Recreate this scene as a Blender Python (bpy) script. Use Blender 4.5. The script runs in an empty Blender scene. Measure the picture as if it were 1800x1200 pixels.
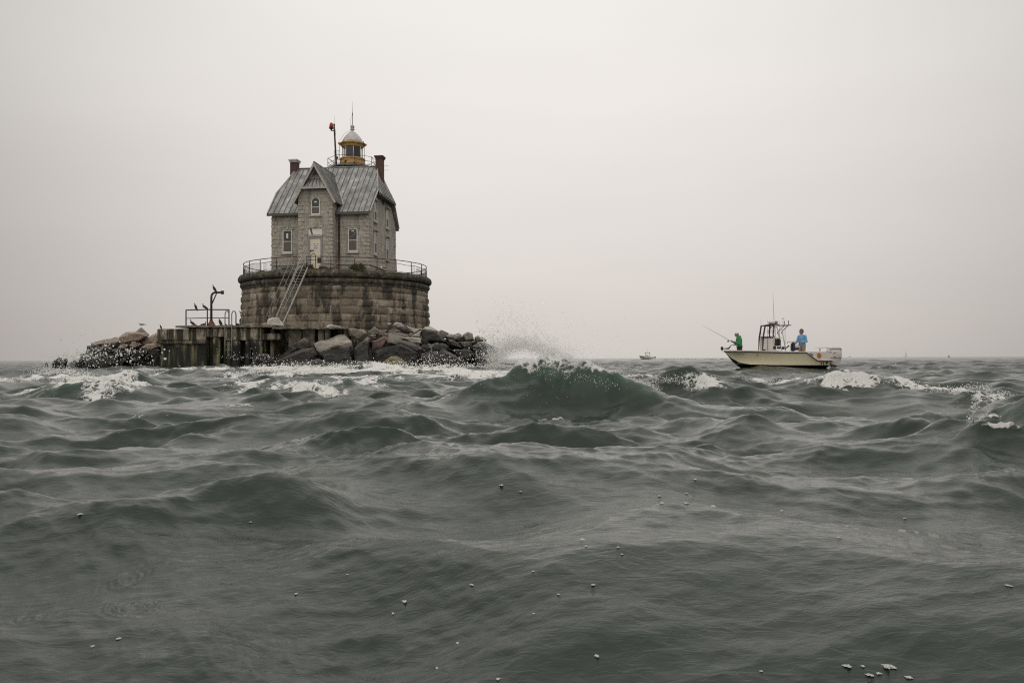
import bpy, bmesh, math, random
import numpy as np
from mathutils import Vector, Matrix, noise as mnoise

C = bpy.context.scene.collection
S = bpy.context.scene
R = math.radians

# ------------------------------------------------------------------ camera
EYE = Vector((0, 0, 0.85))
PITCH, ROLL = math.atan(30 / 1500), -0.0044
f_ = Vector((0, math.cos(PITCH), math.sin(PITCH)))
r0_ = Vector((1, 0, 0)); u0_ = r0_.cross(f_)
r_ = (r0_ * math.cos(ROLL) + u0_ * math.sin(ROLL)).normalized()
u_ = r_.cross(f_).normalized()
cam_d = bpy.data.cameras.new('camera'); cam = bpy.data.objects.new('camera', cam_d); C.objects.link(cam)
cam.matrix_world = Matrix(((r_.x, u_.x, -f_.x, EYE.x), (r_.y, u_.y, -f_.y, EYE.y), (r_.z, u_.z, -f_.z, EYE.z), (0, 0, 0, 1)))
cam_d.lens = 30; cam_d.sensor_width = 36; cam_d.clip_start = 0.05; cam_d.clip_end = 30000
S.camera = cam

# ------------------------------------------------------------------ sky, sun, exposure
SUN_EL, SUN_AZ = R(55), R(-150)          # soft brightness behind the cloud
world = bpy.data.worlds.new("World"); S.world = world; world.use_nodes = True
nt = world.node_tree; nt.nodes.clear()
def wn(t, **k):
    n = nt.nodes.new(t)
    for a, b in k.items(): setattr(n, a, b)
    return n
out = wn('ShaderNodeOutputWorld'); bg = wn('ShaderNodeBackground')
sky = wn('ShaderNodeTexSky', sky_type='NISHITA', sun_disc=False, sun_elevation=SUN_EL, sun_rotation=SUN_AZ % (2 * math.pi))
tc = wn('ShaderNodeTexCoord'); sep = wn('ShaderNodeSeparateXYZ'); nt.links.new(tc.outputs['Generated'], sep.inputs[0])
ramp = wn('ShaderNodeValToRGB'); nt.links.new(sep.outputs['Z'], ramp.inputs[0])
er = ramp.color_ramp
er.elements[0].position = 0.0; er.elements[0].color = (.545, .508, .48, 1)
er.elements[1].position = 1.0; er.elements[1].color = (.88, .86, .81, 1)
for p, c in ((.035, (.575, .534, .502, 1)), (.14, (.655, .615, .583, 1)), (.30, (.755, .722, .688, 1)), (.42, (.765, .74, .705, 1)), (.6, (.90, .87, .82, 1))):
    e = er.elements.new(p); e.color = c
az = wn('ShaderNodeMath', operation='SUBTRACT'); nt.links.new(sep.outputs['X'], az.inputs[0]); az.inputs[1].default_value = 0.03
az2 = wn('ShaderNodeMath', operation='POWER'); ab = wn('ShaderNodeMath', operation='ABSOLUTE')
nt.links.new(az.outputs[0], ab.inputs[0]); nt.links.new(ab.outputs[0], az2.inputs[0]); az2.inputs[1].default_value = 2.5
mp = wn('ShaderNodeMath', operation='MULTIPLY_ADD'); nt.links.new(az2.outputs[0], mp.inputs[0]); mp.inputs[1].default_value = -1.5; mp.inputs[2].default_value = 1.0
mpc = wn('ShaderNodeMath', operation='MAXIMUM'); nt.links.new(mp.outputs[0], mpc.inputs[0]); mpc.inputs[1].default_value = .55
nz = wn('ShaderNodeTexNoise'); nz.inputs['Scale'].default_value = 1.6; nz.inputs['Detail'].default_value = 4
mpn = wn('ShaderNodeMapping'); mpn.inputs['Scale'].default_value = (1, 1, 4.5)
nt.links.new(tc.outputs['Generated'], mpn.inputs[0]); nt.links.new(mpn.outputs[0], nz.inputs['Vector'])
nm = wn('ShaderNodeMath', operation='MULTIPLY_ADD'); nt.links.new(nz.outputs['Fac'], nm.inputs[0]); nm.inputs[1].default_value = .16; nm.inputs[2].default_value = .92
mul = wn('ShaderNodeMath', operation='MULTIPLY'); nt.links.new(mpc.outputs[0], mul.inputs[0]); nt.links.new(nm.outputs[0], mul.inputs[1])
m10 = wn('ShaderNodeMath', operation='MULTIPLY'); nt.links.new(mul.outputs[0], m10.inputs[0]); m10.inputs[1].default_value = 10.0
cloud = wn('ShaderNodeVectorMath', operation='SCALE'); nt.links.new(ramp.outputs[0], cloud.inputs[0]); nt.links.new(m10.outputs[0], cloud.inputs['Scale'])
mx = wn('ShaderNodeMixRGB'); mx.inputs[0].default_value = .985
nt.links.new(sky.outputs[0], mx.inputs[1]); nt.links.new(cloud.outputs[0], mx.inputs[2])
nt.links.new(mx.outputs[0], bg.inputs[0]); bg.inputs[1].default_value = .10
nt.links.new(bg.outputs[0], out.inputs[0])
sd = bpy.data.lights.new('sun', 'SUN'); sd.energy = 0.6; sd.angle = R(150); sd.color = (1, .97, .92)
sun = bpy.data.objects.new('sun', sd); C.objects.link(sun)
sun.rotation_euler = (R(90) - SUN_EL, 0, R(180) - SUN_AZ); sun.location = (0, 0, 60)
# sun direction: from azimuth +20 deg right of the view, high
dv = Vector((math.sin(SUN_AZ) * math.cos(SUN_EL), math.cos(SUN_AZ) * math.cos(SUN_EL), math.sin(SUN_EL)))
sun.rotation_euler = (-dv).to_track_quat('-Z', 'Y').to_euler()
S.view_settings.view_transform = 'Standard'; S.view_settings.look = 'None'
S.view_settings.exposure = 0.21; S.view_settings.gamma = 1
S.cycles.max_bounces = 7; S.cycles.use_denoising = False; S.cycles.use_adaptive_sampling = False
S.cycles.pixel_filter_type = 'BLACKMAN_HARRIS'; S.cycles.filter_width = 1.15

# ------------------------------------------------------------------ helpers
def P(px, py, Y):
    """pixel of the 1800x1200 photograph + real distance -> world point"""
    d = f_ + r_ * ((px - 900) / 1500) + u_ * ((600 - py) / 1500)
    return EYE + d * (Y / d.y)

def tag(o, label=None, cat=None, group=None, kind=None):
    if label: o['label'] = label
    if cat: o['category'] = cat
    if group: o['group'] = group
    if kind: o['kind'] = kind
    return o
def empty(name, loc, rz=0, label=None, cat=None, group=None):
    o = bpy.data.objects.new(name, None); C.objects.link(o); o.empty_display_size = .3
    o.location = loc; o.rotation_euler = (0, 0, rz)
    return tag(o, label, cat, group)
def link(name, me, mat=None, parent=None):
    o = bpy.data.objects.new(name, me); C.objects.link(o)
    if mat is not None:
        for m in (mat if isinstance(mat, (list, tuple)) else [mat]): me.materials.append(m)
    if parent is not None: o.parent = parent
    return o

class MB:
    def __init__(s): s.v = []; s.f = []; s.mi = []; s.sm = []
    def add(s, vs, fs, mi=0, sm=False):
        b = len(s.v); s.v += [tuple(v) for v in vs]
        s.f += [tuple(b + i for i in f) for f in fs]; s.mi += [mi] * len(fs); s.sm += [sm] * len(fs)
        return s
    def box(s, c, d, M=None, mi=0, bev=0):
        x, y, z = d[0] / 2, d[1] / 2, d[2] / 2; c = Vector(c)
        if bev:
            bm = bmesh.new(); bmesh.ops.create_cube(bm, size=1)
            for v in bm.verts: v.co = Vector((v.co.x * 2 * x, v.co.y * 2 * y, v.co.z * 2 * z))
            bmesh.ops.bevel(bm, geom=bm.edges[:], offset=bev, segments=2, affect='EDGES')
            vs = [v.co.copy() for v in bm.verts]; bm.verts.index_update(); fs = [[v.index for v in f.verts] for f in bm.faces]; bm.free()
        else:
            vs = [Vector((a * x, b * y, e * z)) for e in (-1, 1) for a, b in ((-1, -1), (1, -1), (1, 1), (-1, 1))]
            fs = [(3, 2, 1, 0), (4, 5, 6, 7), (0, 1, 5, 4), (1, 2, 6, 5), (2, 3, 7, 6), (3, 0, 4, 7)]
        if M is not None: vs = [M @ v for v in vs]
        return s.add([c + v for v in vs], fs, mi)
    def box2(s, a, b, mi=0, bev=0):
        a, b = Vector(a), Vector(b)
        return s.box((a + b) / 2, [abs(q) for q in (b - a)], None, mi, bev)
    def tube(s, pts, r, n=8, mi=0, caps=True, sm=True):
        pts = [Vector(p) for p in pts]; k = len(pts); rr = r if isinstance(r, (list, tuple)) else [r] * k
        vs = []; prev = None
        for i, p in enumerate(pts):
            t = (pts[min(i + 1, k - 1)] - pts[max(i - 1, 0)]); t = t.normalized() if t.length > 1e-9 else Vector((0, 0, 1))
            if prev is None:
                a = t.cross(Vector((0, 0, 1)));
                if a.length < 1e-3: a = t.cross(Vector((1, 0, 0)))
            else: a = prev - t * prev.dot(t)
            a.normalize(); prev = a; b = t.cross(a)
            for j in range(n):
                q = 2 * math.pi * (j + .5) / n; vs.append(p + (a * math.cos(q) + b * math.sin(q)) * rr[i])
        fs = [(i * n + j, i * n + (j + 1) % n, (i + 1) * n + (j + 1) % n, (i + 1) * n + j) for i in range(k - 1) for j in range(n)]
        b0 = len(s.v); s.add(vs, fs, mi, sm)
        if caps:
            s.f += [tuple(b0 + j for j in reversed(range(n))), tuple(b0 + (k - 1) * n + j for j in range(n))]; s.mi += [mi] * 2; s.sm += [False] * 2
        return s
    def lathe(s, prof, n=24, c=(0, 0, 0), mi=0, sm=True, a0=0):
        vs = []; c = Vector(c)
        for r, z in prof:
            for j in range(n):
                q = a0 + 2 * math.pi * j / n; vs.append(c + Vector((r * math.cos(q), r * math.sin(q), z)))
        k = len(prof)
        fs = [(i * n + j, i * n + (j + 1) % n, (i + 1) * n + (j + 1) % n, (i + 1) * n + j) for i in range(k - 1) for j in range(n)]
        b0 = len(s.v); s.add(vs, fs, mi, sm)
        s.f += [tuple(b0 + j for j in reversed(range(n))), tuple(b0 + (k - 1) * n + j for j in range(n))]; s.mi += [mi] * 2; s.sm += [False] * 2
        return s
    def slab(s, poly, t, mi=0):
        """planar polygon in 3D, thickened downwards along its normal by t"""
        poly = [Vector(p) for p in poly]; nrm = Vector((0, 0, 0))
        for i in range(len(poly)): nrm += poly[i].cross(poly[(i + 1) % len(poly)])
        nrm.normalize(); k = len(poly)
        vs = poly + [p - nrm * t for p in poly]
        fs = [tuple(range(k)), tuple(reversed(range(k, 2 * k)))] + [(i, k + i, k + (i + 1) % k, (i + 1) % k) for i in range(k)]
        return s.add(vs, fs, mi)
    def ext(s, poly, vec, mi=0):
        poly = [Vector(p) for p in poly]; vec = Vector(vec); k = len(poly)
        vs = poly + [p + vec for p in poly]
        fs = [tuple(reversed(range(k))), tuple(range(k, 2 * k))] + [(i, (i + 1) % k, k + (i + 1) % k, k + i) for i in range(k)]
        return s.add(vs, fs, mi)
    def mesh(s, name):
        me = bpy.data.meshes.new(name); me.from_pydata(s.v, [], s.f)
        me.polygons.foreach_set('material_index', s.mi); me.polygons.foreach_set('use_smooth', s.sm); me.update()
        bm = bmesh.new(); bm.from_mesh(me); bmesh.ops.recalc_face_normals(bm, faces=bm.faces[:]); bm.to_mesh(me); bm.free()
        return me
    def build(s, name, mat, parent=None): return link(name, s.mesh(name), mat, parent)
    def build_pieces(s, name, mat, parent=None):
        """every loose piece becomes an object of its own"""
        p = list(range(len(s.v)))
        def root(i):
            while p[i] != i: p[i] = p[p[i]]; i = p[i]
            return i
        for f in s.f:
            for k in f[1:]: p[root(k)] = root(f[0])
        groups = {}
        for n, f in enumerate(s.f): groups.setdefault(root(f[0]), []).append(n)
        out = []
        for g in groups.values():
            b = MB(); ids = sorted({i for n in g for i in s.f[n]}); mp = {i: k for k, i in enumerate(ids)}
            b.v = [s.v[i] for i in ids]; b.f = [tuple(mp[i] for i in s.f[n]) for n in g]; b.mi = [s.mi[n] for n in g]; b.sm = [s.sm[n] for n in g]
            out.append(b.build(name, mat, parent))
        return out

def text_mesh(txt, size, name, depth=.004):
    cu = bpy.data.curves.new(name, 'FONT'); cu.body = txt; cu.size = size; cu.extrude = depth
    cu.align_x = 'CENTER'; cu.align_y = 'CENTER'
    o = bpy.data.objects.new(name, cu); C.objects.link(o)
    dg = bpy.context.evaluated_depsgraph_get(); me = bpy.data.meshes.new_from_object(o.evaluated_get(dg))
    bpy.data.objects.remove(o); return me

# ---- materials
class NT:
    def __init__(s, name):
        s.m = bpy.data.materials.new(name); s.m.use_nodes = True; s.t = s.m.node_tree; s.t.nodes.clear()
        s.o = s.n('ShaderNodeOutputMaterial'); s.b = s.n('ShaderNodeBsdfPrincipled'); s.l(s.b.outputs[0], s.o.inputs[0])
        s.tc = s.n('ShaderNodeTexCoord')
    def n(s, t, **k):
        n = s.t.nodes.new(t)
        for a, b in k.items(): setattr(n, a, b)
        return n
    def l(s, a, b): s.t.links.new(a, b)
    def set(s, i, v):
        if hasattr(v, 'is_linked') or hasattr(v, 'links'): s.l(v, i)
        else: i.default_value = v
    def math(s, op, a, b=None, c=None, clamp=False):
        n = s.n('ShaderNodeMath', operation=op, use_clamp=clamp)
        for i, v in enumerate((a, b, c)):
            if v is not None: s.set(n.inputs[i], v)
        return n.outputs[0]
    def noise(s, scale, detail=4, rough=.55, vec=None, dist=0, stretch=None, out=0):
        n = s.n('ShaderNodeTexNoise'); n.inputs['Scale'].default_value = scale; n.inputs['Detail'].default_value = detail
        n.inputs['Roughness'].default_value = rough; n.inputs['Distortion'].default_value = dist
        v = vec if vec is not None else s.tc.outputs['Object']
        if stretch:
            mp = s.n('ShaderNodeMapping'); mp.inputs['Scale'].default_value = stretch; s.l(v, mp.inputs[0]); v = mp.outputs[0]
        s.l(v, n.inputs['Vector']); return n.outputs[out]
    def ramp(s, fac, stops):
        n = s.n('ShaderNodeValToRGB'); s.l(fac, n.inputs[0]); r = n.color_ramp
        while len(r.elements) < len(stops): r.elements.new(.5)
        for e, (p, c) in zip(r.elements, stops):
            e.position = p; e.color = (*c, 1) if isinstance(c, (tuple, list)) else (c, c, c, 1)
        return n.outputs[0]
    def mix(s, fac, a, b, mode='MIX'):
        n = s.n('ShaderNodeMixRGB', blend_type=mode)
        for i, v in enumerate((fac, a, b)):
            if isinstance(v, tuple): v = (*v, 1) if len(v) == 3 else v
            s.set(n.inputs[i], v)
        return n.outputs[0]
    def bump(s, h, strength=.3, dist=.05, nrm=None):
        n = s.n('ShaderNodeBump'); n.inputs['Strength'].default_value = strength; n.inputs['Distance'].default_value = dist
        s.l(h, n.inputs['Height'])
        if nrm is not None: s.l(nrm, n.inputs['Normal'])
        return n.outputs[0]
    def done(s, col=None, rough=.8, normal=None, **k):
        if col is not None: s.set(s.b.inputs['Base Color'], (*col, 1) if isinstance(col, tuple) else col)
        s.set(s.b.inputs['Roughness'], rough)
        if normal is not None: s.l(normal, s.b.inputs['Normal'])
        for a, b in k.items(): s.set(s.b.inputs[a.replace('_', ' ')], b)
        return s.m
    def wallvec(s):
        """(horizontal along wall, height) from object position and object normal"""
        p = s.n('ShaderNodeSeparateXYZ'); s.l(s.tc.outputs['Object'], p.inputs[0])
        q = s.n('ShaderNodeSeparateXYZ'); s.l(s.tc.outputs['Normal'], q.inputs[0])
        a = s.math('GREATER_THAN', s.math('ABSOLUTE', q.outputs[0]), s.math('ABSOLUTE', q.outputs[1]))
        h = s.math('ADD', s.math('MULTIPLY', a, p.outputs[1]), s.math('MULTIPLY', s.math('SUBTRACT', 1.0, a), p.outputs[0]))
        c = s.n('ShaderNodeCombineXYZ'); s.l(h, c.inputs[0]); s.l(p.outputs[2], c.inputs[1]); return c.outputs[0]

def plain(name, col, rough=.6, var=.25, scale=6, metal=0, bump=.1):
    m = NT(name); f = m.noise(scale, 6)
    c = m.mix(f, tuple(q * (1 - var) for q in col), tuple(min(1, q * (1 + var)) for q in col))
    return m.done(c, rough, m.bump(m.noise(scale * 6, 4), bump, .01), Metallic=metal)

M = {}
# granite of the house: coursed ashlar, rock-faced
m = NT('house_granite'); wv = m.wallvec()
br = m.n('ShaderNodeTexBrick', offset=.5, squash=1.6, squash_frequency=3); m.l(wv, br.inputs['Vector'])
for k, v in (('Scale', 1.0), ('Mortar Size', .012), ('Mortar Smooth', .3), ('Bias', 0), ('Brick Width', .78), ('Row Height', .345)): br.inputs[k].default_value = v
br.inputs['Color1'].default_value = (.56, .52, .44, 1); br.inputs['Color2'].default_value = (.40, .37, .31, 1); br.inputs['Mortar'].default_value = (.13, .12, .10, 1)
c = m.mix(.55, br.outputs[0], m.ramp(m.noise(1.3, 5), ((.3, (.34, .31, .265)), (.7, (.60, .55, .47)))))
c = m.mix(m.ramp(m.noise(7, 6, .65), ((.35, 0), (.75, .5))), c, (.17, .155, .135))
st = m.ramp(m.noise(3.0, 4, .6, stretch=(1, 1, .16)), ((.5, 0), (.72, .75))); c = m.mix(st, c, (.15, .135, .115))
hgt = m.math('ADD', m.math('MULTIPLY', br.outputs['Fac'], -1.4), m.math('MULTIPLY', m.noise(9, 6, .6), 1.3))
M['granite'] = m.done(c, .9, m.bump(hgt, .6, .03))
m = NT('quoin_granite'); c = m.ramp(m.noise(6, 6, .65), ((.3, (.2, .18, .15)), (.5, (.42, .385, .33)), (.75, (.58, .54, .46))))
M['quoin'] = m.done(c, .9, m.bump(m.noise(8, 8, .7), 1, .06))
# big blocks of the pier; per block tone comes from the block attribute
m = NT('pier_granite'); at = m.n('ShaderNodeAttribute', attribute_name='tone'); aj = m.n('ShaderNodeAttribute', attribute_name='joint')
c = m.ramp(at.outputs['Fac'], ((0, (.15, .12, .085)), (.5, (.29, .24, .178)), (1, (.46, .39, .30))))
c = m.mix(m.ramp(m.noise(2.2, 8, .65), ((.36, .0), (.68, .75))), c, (.12, .098, .075))
c = m.mix(m.ramp(m.noise(14, 5, .7), ((.5, .0), (.8, .55))), c, (.33, .29, .235))
c = m.mix(m.math('MULTIPLY', aj.outputs['Fac'], m.ramp(m.noise(1.1, 3), ((.4, .1), (.6, .9)))), c, (.43, .38, .31))
st = m.ramp(m.noise(1.1, 5, .6, stretch=(1, 1, .22)), ((.49, 0), (.58, .9))); c = m.mix(st, c, (.036, .030, .024))
M['pier'] = m.done(c, .9, m.bump(m.noise(7, 8, .65), .9, .07))
m = NT('coping_granite'); c = m.ramp(m.noise(2.4, 8, .7, stretch=(1, 1, .6)), ((.36, (.022, .02, .015)), (.52, (.075, .066, .048)), (.66, (.24, .21, .155))))
c = m.mix(m.ramp(m.noise(.8, 4), ((.5, 0), (.65, .6))), c, (.06, .062, .035))
M['coping'] = m.done(c, .9, m.bump(m.noise(6, 8, .7), 1, .08))
# standing seam roof
m = NT('roof_metal'); c = m.ramp(m.noise(1.1, 7, .65, stretch=(1.2, .8, .8)), ((.3, (.15, .15, .148)), (.47, (.25, .245, .235)), (.6, (.40, .39, .375)), (.7, (.62, .60, .575))))
c = m.mix(m.ramp(m.noise(4.5, 6, .6, stretch=(2.5, .35, .35)), ((.45, 0), (.75, .7))), c, (.085, .082, .078))
M['roof'] = m.done(c, .55, m.bump(m.noise(5, 5), .35, .03), Metallic=.25)
m = NT('roof_seam'); M['seam'] = m.done(m.ramp(m.noise(3, 4), ((.3, (.025, .025, .026)), (.7, (.12, .12, .12)))), .6)
M['trim'] = plain('painted_trim', (.42, .39, .33), .6, .35, 5)
M['darktrim'] = plain('weathered_trim', (.10, .095, .085), .7, .4, 5)
M['white'] = plain('white_paint', (.72, .70, .66), .5, .12, 4)
M['whitewin'] = plain('window_paint', (.66, .64, .60), .5, .15, 4)
m = NT('window_glass'); M['glass'] = m.done((.035, .033, .03), .12)
M['blind'] = plain('window_board', (.13, .12, .10), .8, .2, 3)
m = NT('red_brick'); wv = m.wallvec(); br = m.n('ShaderNodeTexBrick'); m.l(wv, br.inputs['Vector'])
for k, v in (('Scale', 1.0), ('Mortar Size', .008), ('Brick Width', .22), ('Row Height', .075)): br.inputs[k].default_value = v
br.inputs['Color1'].default_value = (.14, .05, .036, 1); br.inputs['Color2'].default_value = (.08, .034, .028, 1); br.inputs['Mortar'].default_value = (.13, .095, .08, 1)
c = m.mix(m.ramp(m.noise(3, 5), ((.45, 0), (.75, .7))), br.outputs[0], (.05, .04, .036)); M['brick'] = m.done(c, .9, m.bump(m.noise(12, 4), .5, .03))
m = NT('ochre_iron'); c = m.ramp(m.noise(2.6, 7, .65, dist=.5), ((.3, (.30, .13, .035)), (.46, (.50, .29, .10)), (.6, (.60, .42, .19)), (.75, (.62, .52, .34))))
M['ochre'] = m.done(c, .65, m.bump(m.noise(9, 5), .4, .02))
m = NT('dome_zinc'); M['dome'] = m.done(m.ramp(m.noise(4, 6), ((.35, (.36, .35, .33)), (.65, (.60, .58, .55)))), .5, m.bump(m.noise(14, 4), .4, .02))
m = NT('red_lens'); M['red'] = m.done((.42, .008, .012), .15)
m = NT('rusty_iron'); c = m.ramp(m.noise(5, 6, .6), ((.35, (.018, .018, .02)), (.55, (.045, .036, .032)), (.72, (.16, .065, .03)))); M['iron'] = m.done(c, .75)
m = NT('orange_rust'); M['rust'] = m.done(m.ramp(m.noise(6, 5), ((.35, (.05, .028, .02)), (.65, (.26, .12, .065)))), .85)
M['alu'] = plain('grey_aluminium', (.36, .35, .32), .45, .25, 5, .2)
M['darkalu'] = plain('dull_aluminium', (.22, .21, .185), .5, .3, 5, .1)
M['dooryellow'] = plain('cream_door_paint', (.70, .62, .48), .6, .12, 4)
M['frameblue'] = plain('blue_grey_paint', (.24, .25, .27), .6, .15, 4)
M['stripe'] = plain('red_stripe_paint', (.22, .055, .035), .6, .2, 5)
M['navy'] = plain('navy_print', (.012, .018, .05), .6, .1)
M['black'] = plain('black_plastic', (.012, .013, .016), .5, .3)
M['ink'] = plain('dark_ink', (.03, .03, .035), .6, .1)
# dock concrete: tan above, algae and tar-black below, with run-off streaks
m = NT('dock_concrete'); sp = m.n('ShaderNodeSeparateXYZ'); m.l(m.tc.outputs['Object'], sp.inputs[0])
c = m.ramp(m.noise(2.5, 8, .65), ((.3, (.12, .10, .07)), (.5, (.32, .275, .205)), (.72, (.56, .50, .40))))
stn = m.noise(2.6, 6, .65, stretch=(1, 1, .13))
c = m.mix(m.ramp(stn, ((.44, 0), (.54, .95))), c, (.025, .022, .016))
alg = m.ramp(m.noise(2.0, 6, .6, stretch=(1, 1, .15)), ((.42, (.012, .012, .010)), (.54, (.03, .03, .018)), (.68, (.22, .205, .10))))
zz = m.math('ADD', sp.outputs[2], m.math('MULTIPLY', m.noise(1.6, 5, stretch=(1, 1, .3)), 1.6))
zf = m.ramp(m.math('MULTIPLY', zz, .2), ((.56, 1), (.66, 0)))
M['dock'] = m.done(m.mix(zf, c, alg), .85, m.bump(m.noise(5, 8, .65), .8, .08))
m = NT('dock_slab_top'); M['dockslab'] = m.done(m.ramp(m.noise(2, 8, .6), ((.35, (.07, .06, .045)), (.6, (.22, .195, .155)))), .85, m.bump(m.noise(7, 6), .6, .05))

def rockmat(name, a, b, wet=2.3, moss=None):
    m = NT(name); g = m.n('ShaderNodeNewGeometry'); sp = m.n('ShaderNodeSeparateXYZ'); m.l(g.outputs['Position'], sp.inputs[0])
    pos = g.outputs['Position']
    c = m.ramp(m.noise(1.8, 8, .65, vec=pos), ((.32, a), (.68, b)))
    c = m.mix(m.ramp(m.noise(9, 6, .7, vec=pos), ((.42, .55), (.66, 0))), c, tuple(q * .35 for q in a))
    c = m.mix(m.ramp(m.noise(6, 4, .5, vec=pos, stretch=(1, 1, 5)), ((.55, 0), (.8, .35))), c, tuple(min(1, q * 1.5) for q in b))
    z = m.math('ADD', sp.outputs[2], m.math('MULTIPLY', m.noise(1.0, 6, vec=pos), -1.6))
    wf = m.ramp(m.math('MULTIPLY', m.math('ADD', z, 2), .2), (((wet - .8 - .3 + 2) * .2, .93), ((wet - .8 + .35 + 2) * .2, 0)))
    wetc = m.ramp(m.noise(3, 6, .65, vec=pos), ((.4, (.012, .012, .011)), (.75, (.045, .038, .028))))
    if moss: wetc = m.mix(m.ramp(m.noise(1.2, 4, vec=pos), ((.35, 0), (.5, .9))), (.11, .095, .065), moss)
    c = m.mix(wf, c, wetc)
    return m.done(c, m.math('SUBTRACT', .85, m.math('MULTIPLY', wf, .4)), m.bump(m.noise(5, 10, .65, vec=pos), .9, .12))
M['rk_pale'] = rockmat('pale_granite_rock', (.34, .305, .255), (.70, .645, .555), 1.8)
M['rk_white'] = rockmat('whitened_rock', (.48, .45, .39), (.85, .82, .75), 1.0)
M['rk_grey'] = rockmat('grey_brown_rock', (.16, .14, .112), (.42, .375, .31), 2.3)
M['rk_dark'] = rockmat('dark_wet_rock', (.03, .027, .022), (.10, .085, .065), 3.3)
M['rk_brown'] = rockmat('brown_barnacled_rock', (.075, .058, .04), (.20, .155, .11), 1.7)
M['rk_pink'] = rockmat('pink_granite_rock', (.27, .20, .155), (.52, .40, .32), 1.7)
M['rk_red'] = rockmat('reddish_rock', (.15, .085, .075), (.28, .18, .155), 1.6)
M['rk_moss'] = rockmat('mossy_rock', (.13, .11, .075), (.25, .215, .155), 1.55, (.14, .12, .03))
M['rk_slate'] = rockmat('slate_grey_rock', (.075, .077, .075), (.15, .15, .145), .4)

# ---- numpy gradient noise
_rng = np.random.RandomState(7)
_perm = _rng.permutation(512); _perm = np.concatenate([_perm, _perm])
_ga = _rng.rand(512) * 2 * np.pi; _gx, _gy = np.cos(_ga).astype(np.float32), np.sin(_ga).astype(np.float32)
def gnoise(x, y):
    xi = np.floor(x).astype(np.int64); yi = np.floor(y).astype(np.int64)
    fx = (x - xi).astype(np.float32); fy = (y - yi).astype(np.float32)
    u = fx * fx * fx * (fx * (fx * 6 - 15) + 10); v = fy * fy * fy * (fy * (fy * 6 - 15) + 10)
    def g(ix, iy, dx, dy):
        h = _perm[(_perm[ix & 511] + iy) & 511]; return _gx[h] * dx + _gy[h] * dy
    a = g(xi, yi, fx, fy); b = g(xi + 1, yi, fx - 1, fy); c = g(xi, yi + 1, fx, fy - 1); d = g(xi + 1, yi + 1, fx - 1, fy - 1)
    return (a + (b - a) * u) * (1 - v) + (c + (d - c) * u) * v
def fbm(x, y, o=4, g=.5, l=2.03):
    s = 0; a = 1.0
    for i in range(o): s = s + a * gnoise(x * l ** i + 17.3 * i, y * l ** i - 9.1 * i); a *= g
    return s
def grid_mesh(name, X, Y, Z, wrap=False, attrs=None, smooth=True):
    nr, nc = X.shape
    me = bpy.data.meshes.new(name)
    co = np.stack([X, Y, Z], -1).reshape(-1, 3).astype(np.float32)
    me.vertices.add(len(co)); me.vertices.foreach_set('co', co.ravel())
    cols = nc if wrap else nc - 1
    i = np.arange(nr - 1)[:, None]; j = np.arange(cols)[None, :]
    j2 = (j + 1) % nc
    q = np.stack([i * nc + j, i * nc + j2, (i + 1) * nc + j2, (i + 1) * nc + j], -1).reshape(-1, 4).astype(np.int32)
    n = len(q); me.loops.add(n * 4); me.loops.foreach_set('vertex_index', q.ravel())
    me.polygons.add(n); me.polygons.foreach_set('loop_start', np.arange(n, dtype=np.int32) * 4)
    me.polygons.foreach_set('loop_total', np.full(n, 4, np.int32)) if bpy.app.version < (4, 0) else None
    me.polygons.foreach_set('use_smooth', np.full(n, smooth))
    for k, a in (attrs or {}).items():
        at = me.attributes.new(k, 'FLOAT', 'POINT'); at.data.foreach_set('value', a.astype(np.float32).ravel())
    me.update(calc_edges=True); me.validate(); return me
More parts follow.
